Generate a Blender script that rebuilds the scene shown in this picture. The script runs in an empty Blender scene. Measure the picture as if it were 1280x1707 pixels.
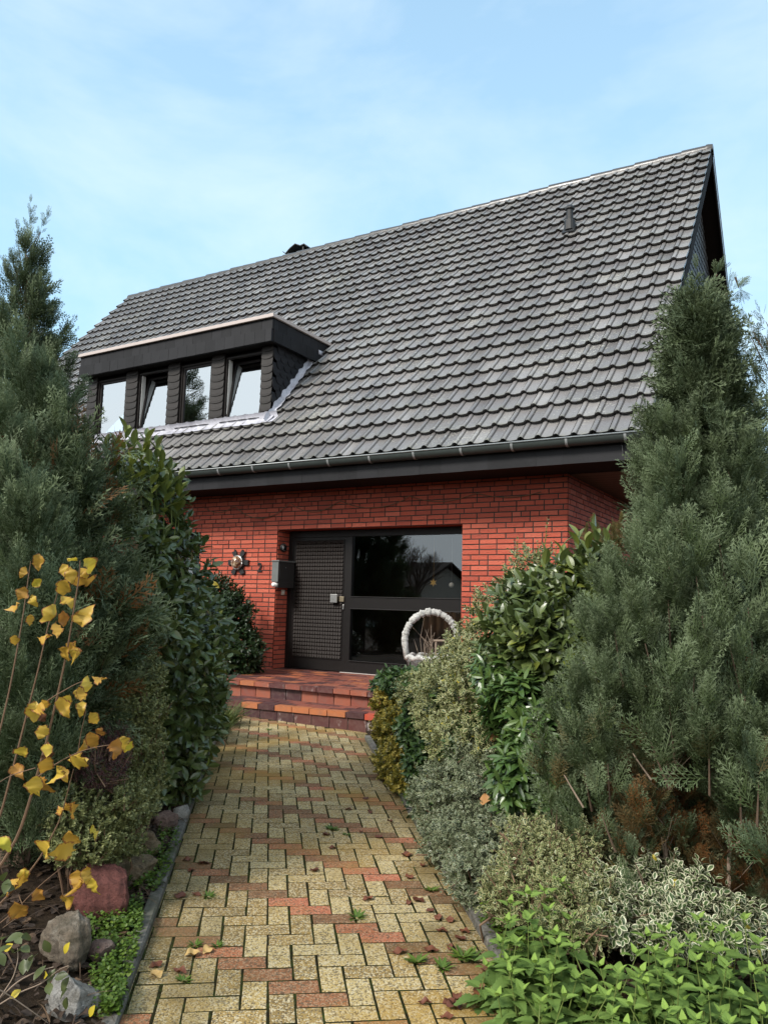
import bpy, math, random
import numpy as np
from mathutils import Vector, Matrix

random.seed(7)
rng = np.random.default_rng(11)
S = bpy.context.scene
COL = S.collection
rad = math.radians

# ---------------------------------------------------------------- camera and coordinates
# X runs along the house front, Y into the house, Z up; the camera stands at the start of the path.
CAM_Z = 1.47
RC = np.array([[0.85912578, 0.51109451, 0.02617829], [-0.03756901, 0.1140015, -0.99276998], [-0.51038365, 0.85193079, 0.11714291]])
FPX = 1293.89


def P(u, v, d):
    """point that is d metres in front of the camera, seen at photo pixel (u, v)"""
    q = RC.T @ np.array([(u - 640) / FPX * d, (v - 853.5) / FPX * d, d])
    return q + [0, 0, CAM_Z]


def gz(x, y):
    x = np.clip(x, -9, 3)
    y = np.clip(y, -2, 8)
    return 0.007 - 0.025 * (x + 2.136) + 0.011 * (y - 2.56)


def on_ground(u, v):
    d = RC.T @ np.array([(u - 640) / FPX, (v - 853.5) / FPX, 1.0])
    n = np.array([0.025, -0.011, 1.0])
    o = np.array([0, 0, CAM_Z])
    p0 = np.array([-2.136, 2.56, 0.007])
    return o + d * (((p0 - o) @ n) / (d @ n))


# ---------------------------------------------------------------- mesh helpers
class MB:
    """collects polygons, then links them as ONE mesh object"""

    def __init__(self):
        self.V = []; self.F = []; self.A = []; self.M = []; self.n = 0

    def add(self, V, F, attr=(0.5, 0, 0, 0), m=0):
        V = np.asarray(V, float); F = np.asarray(F, int)
        if F.ndim == 1: F = F[None]
        a = np.asarray(attr, float)
        if a.ndim == 1: a = np.tile(a, (len(V), 1))
        self.V.append(V); self.A.append(a)
        self.F.append(F + self.n)
        self.M.append(np.full(len(F), m))
        self.n += len(V)

    def box(self, lo, hi, attr=(0.5, 0, 0, 0), m=0, R=None, o=None):
        x0, y0, z0 = lo; x1, y1, z1 = hi
        V = np.array([[x0, y0, z0], [x1, y0, z0], [x1, y1, z0], [x0, y1, z0], [x0, y0, z1], [x1, y0, z1], [x1, y1, z1], [x0, y1, z1]], float)
        if R is not None: V = V @ np.asarray(R).T
        if o is not None: V = V + np.asarray(o)
        self.add(V, [[0, 3, 2, 1], [4, 5, 6, 7], [0, 1, 5, 4], [1, 2, 6, 5], [2, 3, 7, 6], [3, 0, 4, 7]], attr, m)

    def quad(self, a, b, c, d, attr=(0.5, 0, 0, 0), m=0):
        self.add([a, b, c, d], [[0, 1, 2, 3]], attr, m)

    def prism(self, poly, off, attr=(0.5, 0, 0, 0), m=0):
        """closed outline poly (k x 3, planar) thickened by the vector off"""
        p = np.asarray(poly, float); k = len(p); q = p + np.asarray(off)
        V = np.concatenate([p, q, [p.mean(0)], [q.mean(0)]])
        F = []
        for i in range(k):
            j = (i + 1) % k
            F.append([i, j, k + j, k + i])
        self.add(V, F, attr, m)
        for i in range(0, k):
            j = (i + 1) % k
            self.F.append(np.array([[2 * k, j, i]]) + self.n - len(V)); self.M.append(np.full(1, m))
            self.F.append(np.array([[2 * k + 1, k + i, k + j]]) + self.n - len(V)); self.M.append(np.full(1, m))

    def tube(self, pts, r, k=8, attr=(0.5, 0, 0, 0), m=0, caps=True):
        pts = np.asarray(pts, float); n = len(pts)
        r = np.full(n, r) if np.isscalar(r) else np.asarray(r, float)
        t = np.gradient(pts, axis=0); t /= np.linalg.norm(t, axis=1)[:, None] + 1e-12
        ref = np.array([0, 0, 1.0]) if abs(t[0][2]) < 0.9 else np.array([1.0, 0, 0])
        V = []
        for i in range(n):
            a = np.cross(t[i], ref); a /= np.linalg.norm(a) + 1e-12
            b = np.cross(t[i], a); ref = np.cross(a, t[i])
            for j in range(k):
                w = 2 * math.pi * j / k
                V.append(pts[i] + r[i] * (a * math.cos(w) + b * math.sin(w)))
        F = [[i * k + j, i * k + (j + 1) % k, (i + 1) * k + (j + 1) % k, (i + 1) * k + j] for i in range(n - 1) for j in range(k)]
        self.add(V, F, attr, m)
        if caps:
            base = self.n - len(V)
            self.F.append(np.array([list(range(k))[::-1]]) + base); self.M.append(np.full(1, m))
            self.F.append(np.array([list(range((n - 1) * k, n * k))]) + base); self.M.append(np.full(1, m))

    def inst(self, T, Mx, O, rnd, gain=None, m=0):
        """batch copy of a template T=(V,F,A) with matrices Mx (n,3,3), origins O (n,3); rnd (n,) goes to the red channel"""
        tv, tf, ta = T
        n, k = len(O), len(tv)
        V = np.einsum('nij,kj->nki', Mx, tv) + O[:, None, :]
        A = np.tile(ta[None], (n, 1, 1)).astype(float)
        A[:, :, 0] = rnd[:, None]
        if gain is not None: A[:, :, 3] = gain[:, None]
        F = tf[None] + (np.arange(n) * k)[:, None, None]
        self.add(V.reshape(-1, 3), F.reshape(-1, tf.shape[1]), A.reshape(-1, 4), m)

    def build(self, name, mats, parent=None, smooth=False, kind=None, bevel=0):
        me = bpy.data.meshes.new(name)
        V = np.concatenate(self.V).astype(np.float32)
        sizes = np.concatenate([np.full(len(f), f.shape[1]) for f in self.F])
        loops = np.concatenate([f.reshape(-1) for f in self.F]).astype(np.int32)
        starts = np.concatenate([[0], np.cumsum(sizes)[:-1]]).astype(np.int32)
        me.vertices.add(len(V)); me.vertices.foreach_set('co', V.reshape(-1))
        me.loops.add(len(loops)); me.loops.foreach_set('vertex_index', loops)
        me.polygons.add(len(sizes)); me.polygons.foreach_set('loop_start', starts)
        me.polygons.foreach_set('material_index', np.concatenate(self.M).astype(np.int32))
        me.update(calc_edges=True)
        at = me.attributes.new('tint', 'FLOAT_COLOR', 'POINT')
        at.data.foreach_set('color', np.concatenate(self.A).astype(np.float32).reshape(-1))
        for mt in (mats if isinstance(mats, (list, tuple)) else [mats]): me.materials.append(mt)
        me.polygons.foreach_set('use_smooth', np.full(len(sizes), bool(smooth)))
        o = bpy.data.objects.new(name, me); COL.objects.link(o)
        if parent is not None: o.parent = parent
        if kind: o['kind'] = kind
        if bevel:
            b = o.modifiers.new('edge', 'BEVEL'); b.width = bevel; b.segments = 2; b.limit_method = 'ANGLE'
        return o


def tag(o, label, cat, group=None, kind=None):
    o['label'] = label; o['category'] = cat
    if group: o['group'] = group
    if kind: o['kind'] = kind
    return o


def thing(name, label, cat, group=None):
    # Parts are built in world coordinates, so the empties stay at the origin of the world
    o = bpy.data.objects.new(name, None); COL.objects.link(o)
    o.empty_display_size = 0.1
    return tag(o, label, cat, group)


def structure(o):
    o['kind'] = 'structure'; return o


# ---------------------------------------------------------------- materials
def srgb(r, g, b):
    f = lambda c: (c / 255 / 12.92) if c / 255 <= 0.04045 else ((c / 255 + 0.055) / 1.055) ** 2.4
    return (f(r), f(g), f(b), 1)


class NT:
    def __init__(self, name):
        self.m = bpy.data.materials.new(name); self.m.use_nodes = True
        self.t = self.m.node_tree; self.t.nodes.clear()
        self.out = self.t.nodes.new('ShaderNodeOutputMaterial')

    def n(self, kind, props=None, **inp):
        nd = self.t.nodes.new('ShaderNode' + kind)
        for k, v in (props or {}).items(): setattr(nd, k, v)
        for k, v in inp.items():
            key = int(k[1:]) if k[0] == '_' and k[1:].isdigit() else k.replace('_', ' ')
            self.set(nd.inputs[key], v)
        return nd

    def set(self, sock, v):
        if hasattr(v, 'outputs'): v = v.outputs[0]
        if isinstance(v, bpy.types.NodeSocket): self.t.links.new(v, sock)
        else: sock.default_value = v

    def noise(self, scale, detail=4, rough=0.6, vec=None, dist=0):
        nd = self.n('TexNoise', Scale=scale, Detail=detail, Roughness=rough, Distortion=dist)
        if vec is not None: self.set(nd.inputs['Vector'], vec)
        return nd.outputs[0]

    def ramp(self, fac, stops):
        nd = self.t.nodes.new('ShaderNodeValToRGB')
        e = nd.color_ramp.elements
        while len(e) < len(stops): e.new(0.5)
        for i, (p, c) in enumerate(stops):
            e[i].position = p
            e[i].color = c if len(c) == 4 else (*c, 1)
        self.set(nd.inputs[0], fac)
        return nd.outputs[0]

    def mix(self, fac, a, b, mode='MIX'):
        nd = self.t.nodes.new('ShaderNodeMix'); nd.data_type = 'RGBA'; nd.blend_type = mode
        self.set(nd.inputs[0], fac); self.set(nd.inputs[6], a); self.set(nd.inputs[7], b)
        return nd.outputs[2]

    def math(self, op, a, b=0.0, clamp=False):
        nd = self.t.nodes.new('ShaderNodeMath'); nd.operation = op; nd.use_clamp = clamp
        self.set(nd.inputs[0], a); self.set(nd.inputs[1], b)
        return nd.outputs[0]

    def tint(self):
        a = self.n('Attribute', dict(attribute_name='tint'))
        s = self.n('SeparateColor', Color=a.outputs['Color'])
        return s.outputs[0], s.outputs[1], s.outputs[2], a.outputs['Alpha']

    def obj(self):
        return self.n('TexCoord').outputs['Object']

    def bump(self, h, strength=0.3, dist=0.01):
        return self.n('Bump', Strength=strength, Distance=dist, Height=h).outputs[0]

    def pbr(self, color, rough=0.6, spec=0.5, metal=0.0, normal=None, **kw):
        b = self.n('BsdfPrincipled')
        self.set(b.inputs['Base Color'], color); self.set(b.inputs['Roughness'], rough)
        self.set(b.inputs['Specular IOR Level'], spec); self.set(b.inputs['Metallic'], metal)
        if normal is not None: self.set(b.inputs['Normal'], normal)
        for k, v in kw.items(): self.set(b.inputs[k.replace('_', ' ')], v)
        self.t.links.new(b.outputs[0], self.out.inputs[0])
        return b


def simple(name, col, rough=0.5, var=0.25, scale=30, spec=0.5, metal=0, bump=0.1, dirt=None):
    t = NT(name); v = t.obj()
    nz = t.noise(scale, 5, 0.65, v)
    c = t.mix(nz, tuple(x * (1 - var) for x in col[:3]) + (1,), tuple(min(1, x * (1 + var)) for x in col[:3]) + (1,))
    if dirt:
        d = t.noise(scale * 0.15, 6, 0.7, v)
        c = t.mix(t.ramp(d, [(0.45, (0, 0, 0)), (0.75, (1, 1, 1))]), c, dirt)
    r = t.math('ADD', rough - 0.08, t.math('MULTIPLY', nz, 0.16))
    t.pbr(c, r, spec, metal, t.bump(nz, bump, 0.004) if bump else None)
    return t.m


def leaf_material(name, cols, tip=None, rough=0.4, spec=0.5, trans=0.25, edge=None, edge_at=0.5, dead=None, hue=0.12, coat=0, vein=0):
    """cols: ramp over the random tint; tip: colour reached at G=1 (young tips); edge: margin colour where B > edge_at; dead: colour where A=1"""
    t = NT(name)
    r, g, b, a = t.tint()
    c = t.ramp(r, cols)
    nz = t.noise(9, 4, 0.6, t.obj())
    c = t.mix(t.math('MULTIPLY', nz, hue * 2), c, (cols[-1][1][0] * 1.3, cols[-1][1][1] * 1.2, cols[-1][1][2] * 0.6, 1))
    if tip: c = t.mix(t.math('POWER', g, 1.7), c, tip)
    if edge:
        w = t.math('ADD', b, t.math('MULTIPLY', t.math('SUBTRACT', t.noise(160, 3, 0.6, t.obj()), 0.5), 0.7))
        c = t.mix(t.ramp(w, [(edge_at - 0.08, (0, 0, 0)), (edge_at + 0.08, (1, 1, 1))]), c, edge)
    if dead: c = t.mix(a, c, dead)
    p = t.n('BsdfPrincipled')
    t.set(p.inputs['Base Color'], c); t.set(p.inputs['Roughness'], rough); t.set(p.inputs['Specular IOR Level'], spec)
    if vein: t.set(p.inputs['Normal'], t.bump(t.noise(260, 3, 0.7, t.obj()), 0.8, 0.004))
    if coat: t.set(p.inputs['Coat Weight'], coat); t.set(p.inputs['Coat Roughness'], 0.2)
    tr = t.n('BsdfTranslucent'); t.set(tr.inputs[0], t.mix(0.5, c, (0.25, 0.35, 0.03, 1), 'MULTIPLY') if False else c)
    mx = t.n('MixShader'); t.set(mx.inputs[0], trans)
    t.t.links.new(p.outputs[0], mx.inputs[1]); t.t.links.new(tr.outputs[0], mx.inputs[2])
    t.t.links.new(mx.outputs[0], t.out.inputs[0])
    return t.m


M = {}


def materials():
    # split-face clinker bricks: per brick tint, dark streaky clefts
    t = NT('brick'); r, g, b, a = t.tint(); v = t.obj()
    c = t.ramp(r, [(0, (0.36, 0.070, 0.043)), (0.35, (0.46, 0.088, 0.050)), (0.7, (0.51, 0.102, 0.058)), (1, (0.57, 0.135, 0.082))])
    mp = t.n('Mapping', Vector=v, Scale=(1, 1, 2.4))
    st = t.noise(26, 5, 0.7, mp)
    c = t.mix(t.ramp(st, [(0.58, (0, 0, 0)), (0.74, (0.8, 0.8, 0.8))]), c, (0.08, 0.014, 0.011, 1))
    c = t.mix(t.math('MULTIPLY', t.noise(7, 3, 0.5, v), 0.22), c, (0.30, 0.10, 0.07, 1))
    c = t.mix(t.ramp(t.noise(3.1, 5, 0.7, v), [(0.58, (0, 0, 0)), (0.72, (0.3, 0.3, 0.3))]), c, (0.16, 0.08, 0.055, 1))   # dirt patches
    c = t.mix(t.ramp(t.noise(0.9, 4, 0.6, v), [(0.5, (0, 0, 0)), (0.8, (0.25, 0.25, 0.25))]), c, (0.25, 0.055, 0.04, 1))
    t.pbr(c, 0.72, 0.3, 0, t.bump(st, 0.75, 0.012)); M['brick'] = t.m
    M['mortar'] = simple('mortar', (0.062, 0.055, 0.049), 0.9, 0.35, 60, 0.2)
    # concrete roof tiles with lichen
    t = NT('roof_tile'); r, g, b, a = t.tint(); v = t.obj()
    c = t.ramp(r, [(0, (0.10, 0.096, 0.10)), (0.5, (0.18, 0.172, 0.174)), (1, (0.30, 0.288, 0.283))])
    c = t.mix(t.ramp(t.noise(2.2, 5, 0.7, v), [(0.4, (0, 0, 0)), (0.75, (0.35, 0.35, 0.35))]), c, (0.21, 0.205, 0.18, 1))
    li = t.noise(38, 4, 0.55, v)
    big = t.noise(1.1, 3, 0.5, v)
    li = t.math('ADD', li, t.math('MULTIPLY', t.math('SUBTRACT', big, 0.5), 0.45))
    c = t.mix(t.ramp(li, [(0.60, (0, 0, 0)), (0.68, (0.85, 0.85, 0.85))]), c, (0.38, 0.375, 0.33, 1))
    mps = t.n('Mapping', Vector=v, Scale=(3.2, 0.35, 0.35))   # rain streaks running down the slope
    c = t.mix(t.ramp(t.noise(1.6, 5, 0.65, mps), [(0.48, (0, 0, 0)), (0.72, (0.55, 0.55, 0.55))]), c, (0.085, 0.08, 0.078, 1))
    # moss along the lower lip of each tile (G marks the lip)
    ms = t.math('MULTIPLY', g, t.ramp(t.noise(14, 3, 0.6, v), [(0.38, (0, 0, 0)), (0.62, (1, 1, 1))]))
    c = t.mix(t.math('MULTIPLY', ms, 0.6), c, (0.16, 0.16, 0.10, 1))
    # front faces of the lips, shadow line between courses painted into the colour (B)
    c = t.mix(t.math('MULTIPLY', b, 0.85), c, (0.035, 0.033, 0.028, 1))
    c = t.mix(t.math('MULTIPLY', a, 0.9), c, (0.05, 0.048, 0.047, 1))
    rr = t.ramp(t.noise(5, 3, 0.6, v), [(0.3, (0.20, 0.20, 0.20)), (0.7, (0.38, 0.38, 0.38))])
    t.pbr(c, rr, 0.5, 0, t.bump(t.noise(120, 4, 0.7, v), 0.25, 0.004)); M['tile'] = t.m
    # black slate-like cladding
    t = NT('slate'); r, g, b, a = t.tint(); v = t.obj()
    c = t.ramp(r, [(0, (0.009, 0.009, 0.0105)), (1, (0.017, 0.017, 0.0195))])
    c = t.mix(t.ramp(t.noise(6, 4, 0.7, v), [(0.5, (0, 0, 0)), (0.85, (0.5, 0.5, 0.5))]), c, (0.026, 0.026, 0.029, 1))
    t.pbr(c, 0.62, 0.25, 0, t.bump(t.noise(70, 4, 0.6, v), 0.12, 0.003)); M['slate'] = t.m
    t = NT('slate_brown'); r, g, b, a = t.tint(); v = t.obj()
    c = t.ramp(r, [(0, (0.014, 0.0115, 0.010)), (1, (0.023, 0.019, 0.017))])
    t.pbr(c, 0.55, 0.35, 0, t.bump(t.noise(70, 4, 0.6, v), 0.12, 0.003)); M['slate_brown'] = t.m
    t = NT('slate_grey'); r, g, b, a = t.tint(); v = t.obj()
    c = t.ramp(r, [(0, (0.07, 0.07, 0.074)), (1, (0.12, 0.12, 0.12))])
    t.pbr(c, 0.6, 0.35, 0, t.bump(t.noise(60, 4, 0.6, v), 0.15, 0.003)); M['slate_grey'] = t.m
    M['frame'] = simple('dark_frame', (0.0075, 0.006, 0.0055), 0.45, 0.2, 25, 0.3, 0, 0.03)
    M['frame_brown'] = simple('brown_frame', (0.013, 0.010, 0.009), 0.5, 0.2, 25, 0.3, 0, 0.03)
    M['panel'] = simple('embossed_metal', (0.011, 0.0062, 0.0042), 0.5, 0.25, 40, 0.2, 0, 0.06)
    M['black'] = simple('black_iron', (0.012, 0.012, 0.012), 0.5, 0.3, 40, 0.5, 0, 0.2)
    M['zinc'] = simple('zinc_gutter', (0.055, 0.068, 0.064), 0.45, 0.3, 12, 0.5, 0.25, 0.03, dirt=(0.05, 0.06, 0.058, 1))
    M['zinc_light'] = simple('zinc_light', (0.33, 0.35, 0.35), 0.45, 0.2, 30, 0.5, 0.3, 0.03)
    M['lead'] = simple('flashing', (0.47, 0.47, 0.52), 0.5, 0.25, 22, 0.4, 0, 0.25, dirt=(0.17, 0.17, 0.20, 1))
    M['trim'] = simple('pale_trim', (0.50, 0.43, 0.40), 0.5, 0.1, 18, 0.4, 0, 0.03)
    M['dark_wood'] = simple('dark_wood', (0.016, 0.011, 0.009), 0.8, 0.35, 14, 0.1, 0, 0.1)
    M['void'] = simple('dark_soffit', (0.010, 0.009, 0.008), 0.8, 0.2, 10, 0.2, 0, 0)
    M['steel'] = simple('brushed_steel', (0.55, 0.54, 0.52), 0.32, 0.3, 50, 0.5, 0.9, 0.05)
    M['brass'] = simple('aged_brass', (0.30, 0.25, 0.17), 0.4, 0.2, 50, 0.5, 0.7, 0.05)
    M['cream'] = simple('cream_plastic', (0.72, 0.64, 0.52), 0.45, 0.08, 40, 0.5, 0, 0)
    M['paper'] = simple('white_paper', (0.8, 0.8, 0.78), 0.7, 0.06, 40, 0.3, 0, 0.1)
    M['mailbox'] = simple('mailbox_paint', (0.035, 0.034, 0.033), 0.36, 0.12, 20, 0.5, 0, 0.02)
    M['mailbox_lit'] = simple('mailbox_lit_paint', (0.13, 0.14, 0.135), 0.5, 0.2, 8, 0.4, 0, 0.04)  # paler copy of the mailbox paint, daylight on these faces put into the colour
    M['white_frame'] = simple('white_plastic', (0.75, 0.74, 0.71), 0.4, 0.05, 30, 0.5, 0, 0)
    # planter: white painted artificial stone
    t = NT('white_stone'); v = t.obj()
    nz = t.noise(24, 6, 0.7, v)
    c = t.ramp(nz, [(0.3, (0.20, 0.20, 0.19)), (0.5, (0.50, 0.49, 0.46)), (0.72, (0.74, 0.73, 0.70))])
    t.pbr(c, 0.8, 0.3, 0, t.bump(nz, 0.9, 0.03)); M['stone_white'] = t.m
    t = NT('grey_stone'); v = t.obj(); nz = t.noise(30, 6, 0.7, v)
    t.pbr(t.ramp(nz, [(0.3, (0.08, 0.08, 0.08)), (0.7, (0.30, 0.30, 0.29))]), 0.85, 0.3, 0, t.bump(nz, 0.9, 0.03)); M['stone_grey'] = t.m
    # soffit boards
    t = NT('soffit_boards'); v = t.obj()
    w = t.n('TexWave', dict(wave_type='BANDS', bands_direction='Y'), Vector=v, Scale=1.8, Distortion=0.0)
    gr = t.noise(9, 5, 0.7, t.n('Mapping', Vector=v, Scale=(1, 6, 6)))
    c = t.mix(gr, (0.09, 0.062, 0.040, 1), (0.16, 0.12, 0.08, 1))
    c = t.mix(t.ramp(w.outputs[1], [(0.02, (1, 1, 1)), (0.07, (0, 0, 0))]), c, (0.03, 0.02, 0.015, 1))
    t.pbr(c, 0.55, 0.4); M['boards'] = t.m
    # clinker step tiles; R picks the firing colour
    t = NT('clinker'); r, g, b, a = t.tint(); v = t.obj()
    c = t.ramp(r, [(0, (0.055, 0.025, 0.028)), (0.25, (0.10, 0.035, 0.032)), (0.5, (0.25, 0.075, 0.05)), (0.7, (0.34, 0.11, 0.06)), (0.85, (0.42, 0.145, 0.058)), (1, (0.46, 0.075, 0.04))])
    c = t.mix(t.ramp(t.noise(14, 5, 0.7, v), [(0.45, (0, 0, 0)), (0.8, (0.6, 0.6, 0.6))]), c, (0.17, 0.11, 0.09, 1))
    ef = t.noise(9, 5, 0.7, t.n('Mapping', Vector=v, Scale=(1, 1, 0.35)))
    c = t.mix(t.math('MULTIPLY', g, t.ramp(ef, [(0.60, (0, 0, 0)), (0.70, (0.8, 0.8, 0.8))])), c, (0.55, 0.50, 0.47, 1))
    t.pbr(c, t.ramp(t.noise(20, 3, 0.5, v), [(0.3, (0.35, 0.35, 0.35)), (0.7, (0.6, 0.6, 0.6))]), 0.45, 0, t.bump(t.noise(45, 4, 0.6, v), 0.2, 0.004)); M['clinker'] = t.m
    t = NT('grout'); v = t.obj()
    t.pbr(t.ramp(t.noise(8, 5, 0.7, v), [(0.4, (0.10, 0.085, 0.07)), (0.65, (0.42, 0.38, 0.34))]), 0.9, 0.2, 0, t.bump(t.noise(60, 4, 0.7, v), 0.5, 0.01)); M['grout'] = t.m
    # paving blocks, exposed aggregate: G=1 for the red blocks
    t = NT('paving_block'); r, g, b, a = t.tint(); v = t.obj()
    agg = t.n('TexVoronoi', Vector=v, Scale=150)
    yc = t.ramp(r, [(0, (0.27, 0.180, 0.062)), (0.3, (0.37, 0.250, 0.088)), (0.65, (0.44, 0.315, 0.122)), (1, (0.48, 0.37, 0.17))])
    rc = t.ramp(r, [(0, (0.175, 0.085, 0.035)), (0.4, (0.27, 0.115, 0.050)), (0.75, (0.37, 0.135, 0.060)), (1, (0.47, 0.15, 0.078))])
    c = t.mix(g, yc, rc)
    sp = t.n('SeparateColor', Color=agg.outputs['Color'])
    c = t.mix(t.math('MULTIPLY', t.ramp(sp.outputs[0], [(0.60, (0, 0, 0)), (0.66, (1, 1, 1))]), t.math('SUBTRACT', 0.75, t.math('MULTIPLY', g, 0.5))), c, (0.58, 0.50, 0.33, 1))
    c = t.mix(t.math('MULTIPLY', t.ramp(sp.outputs[1], [(0.72, (0, 0, 0)), (0.78, (1, 1, 1))]), 0.75), c, (0.075, 0.058, 0.035, 1))
    c = t.mix(t.ramp(t.noise(170, 3, 0.6, v), [(0.62, (0, 0, 0)), (0.7, (0.7, 0.7, 0.7))]), c, (0.05, 0.042, 0.03, 1))
    # ochre iron staining in patches and green algae film
    st = t.noise(1.3, 3, 0.5, v)
    c = t.mix(t.math('MULTIPLY', t.ramp(st, [(0.50, (0, 0, 0)), (0.66, (1, 1, 1))]), 0.6), c, (0.38, 0.22, 0.040, 1))
    al = t.noise(2.6, 5, 0.65, v)
    al = t.math('ADD', al, t.math('MULTIPLY', b, 0.32))
    c = t.mix(t.ramp(al, [(0.58, (0, 0, 0)), (0.88, (0.6, 0.6, 0.6))]), c, (0.115, 0.088, 0.036, 1))
    h = t.math('ADD', t.math('MULTIPLY', agg.outputs['Distance'], -0.8), t.noise(220, 3, 0.6, v))
    t.pbr(c, 0.78, 0.35, 0, t.bump(h, 0.55, 0.006)); M['block'] = t.m
    t = NT('joint_moss'); v = t.obj(); nz = t.noise(16, 5, 0.7, v)
    t.pbr(t.ramp(nz, [(0.36, (0.020, 0.016, 0.009)), (0.5, (0.030, 0.030, 0.010)), (0.62, (0.040, 0.055, 0.013)), (0.8, (0.060, 0.095, 0.018))]), 0.95, 0.1, 0, t.bump(t.noise(180, 4, 0.7, v), 1, 0.012)); M['joint'] = t.m
    t = NT('soil'); v = t.obj(); nz = t.noise(9, 7, 0.75, v)
    t.pbr(t.ramp(nz, [(0.3, (0.018, 0.012, 0.008)), (0.55, (0.045, 0.030, 0.018)), (0.75, (0.075, 0.055, 0.030))]), 0.95, 0.15, 0, t.bump(t.noise(50, 6, 0.75, v), 1, 0.03)); M['soil'] = t.m
    t = NT('kerb_concrete'); v = t.obj(); nz = t.noise(18, 6, 0.7, v)
    c = t.ramp(nz, [(0.3, (0.06, 0.056, 0.048)), (0.55, (0.14, 0.132, 0.115)), (0.75, (0.25, 0.24, 0.21))])
    c = t.mix(t.ramp(t.noise(3, 4, 0.6, v), [(0.5, (0, 0, 0)), (0.68, (0.75, 0.75, 0.75))]), c, (0.05, 0.065, 0.02, 1))
    t.pbr(c, 0.85, 0.3, 0, t.bump(nz, 0.8, 0.012)); M['kerb'] = t.m
    # boulders
    def stone(name, cols, sc=7, moss=None):
        t = NT(name); v = t.obj(); nz = t.noise(sc, 8, 0.72, v, 0.4)
        c = t.ramp(nz, cols)
        c = t.mix(t.ramp(t.noise(sc * 2.3, 6, 0.75, v, 0.8), [(0.50, (0, 0, 0)), (0.62, (0.7, 0.7, 0.7))]), c, tuple(x * 0.55 for x in cols[0][1]) + (1,))
        c = t.mix(t.ramp(t.noise(sc * 12, 4, 0.6, v), [(0.56, (0, 0, 0)), (0.66, (0.7, 0.7, 0.7))]), c, tuple(x * 0.45 for x in cols[1][1]) + (1,))
        if moss: c = t.mix(t.ramp(t.noise(sc * 0.8, 5, 0.7, v), [(0.52, (0, 0, 0)), (0.66, (0.8, 0.8, 0.8))]), c, moss)
        t.pbr(c, 0.75, 0.35, 0, t.bump(t.noise(sc * 4, 9, 0.8, v), 1.0, 0.05)); M[name] = t.m
    stone('stone_red', [(0.3, (0.15, 0.050, 0.040)), (0.55, (0.25, 0.092, 0.075)), (0.8, (0.36, 0.165, 0.13))], 6)
    stone('stone_beige', [(0.3, (0.20, 0.15, 0.105)), (0.5, (0.36, 0.285, 0.205)), (0.72, (0.62, 0.56, 0.47))], 9, (0.11, 0.095, 0.06, 1))
    stone('stone_pink', [(0.3, (0.17, 0.11, 0.09)), (0.5, (0.33, 0.22, 0.18)), (0.75, (0.48, 0.38, 0.33))], 9)
    stone('stone_pale', [(0.3, (0.22, 0.21, 0.19)), (0.5, (0.42, 0.40, 0.36)), (0.75, (0.66, 0.64, 0.60))], 8, (0.16, 0.14, 0.10, 1))
    stone('stone_sand', [(0.3, (0.22, 0.15, 0.085)), (0.5, (0.38, 0.28, 0.17)), (0.75, (0.55, 0.44, 0.30))], 9, (0.12, 0.11, 0.05, 1))
    # bark
    M['bark'] = simple('conifer_bark', (0.12, 0.082, 0.058), 0.9, 0.5, 25, 0.2, 0, 0.6)
    M['bark_pale'] = simple('bare_stem', (0.27, 0.205, 0.155), 0.85, 0.4, 40, 0.2, 0, 0.5)
    M['twig'] = simple('brown_twig', (0.17, 0.105, 0.065), 0.7, 0.35, 60, 0.3, 0, 0.3)
    M['stem_green'] = simple('green_stem', (0.13, 0.17, 0.04), 0.6, 0.3, 60, 0.3, 0, 0.1)
    # foliage
    M['cypress'] = leaf_material('cypress', [(0, (0.010, 0.020, 0.007)), (0.35, (0.023, 0.041, 0.014)), (0.7, (0.050, 0.078, 0.032)), (1, (0.100, 0.136, 0.068))], tip=(0.26, 0.325, 0.195, 1), rough=0.55, spec=0.2, trans=0.12, dead=(0.17, 0.068, 0.022, 1), hue=0.12)
    M['cypress_dark'] = leaf_material('cypress_dark', [(0, (0.017, 0.026, 0.009)), (0.5, (0.032, 0.046, 0.017)), (1, (0.055, 0.074, 0.032))], tip=(0.12, 0.15, 0.075, 1), rough=0.55, spec=0.25, trans=0.15, dead=(0.13, 0.06, 0.025, 1))
    M['thuja'] = leaf_material('thuja', [(0, (0.07, 0.065, 0.022)), (1, (0.14, 0.12, 0.042))], tip=(0.18, 0.14, 0.055, 1), rough=0.6, spec=0.2, trans=0.2)
    M['laurel'] = leaf_material('laurel', [(0, (0.040, 0.068, 0.022)), (0.5, (0.075, 0.112, 0.038)), (0.85, (0.115, 0.155, 0.052)), (0.97, (0.15, 0.185, 0.045)), (1, (0.18, 0.21, 0.04))], tip=(0.15, 0.18, 0.03, 1), rough=0.33, spec=0.65, trans=0.18, hue=0.08, coat=0.15, dead=(0.42, 0.32, 0.03, 1))
    M['wall_shrub'] = leaf_material('wall_shrub', [(0, (0.012, 0.026, 0.010)), (1, (0.030, 0.056, 0.019))], rough=0.36, spec=0.5, trans=0.15)
    M['eu_cream'] = leaf_material('euonymus_cream', [(0, (0.040, 0.072, 0.026)), (0.6, (0.07, 0.115, 0.04)), (1, (0.11, 0.15, 0.05))], rough=0.42, trans=0.2, edge=(0.50, 0.48, 0.24, 1), edge_at=0.61, dead=(0.50, 0.42, 0.06, 1))
    M['eu_grey'] = leaf_material('euonymus_grey', [(0, (0.034, 0.062, 0.030)), (0.6, (0.058, 0.092, 0.046)), (1, (0.085, 0.118, 0.058))], rough=0.42, trans=0.2, edge=(0.40, 0.42, 0.27, 1), edge_at=0.66, dead=(0.45, 0.40, 0.08, 1))
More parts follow.
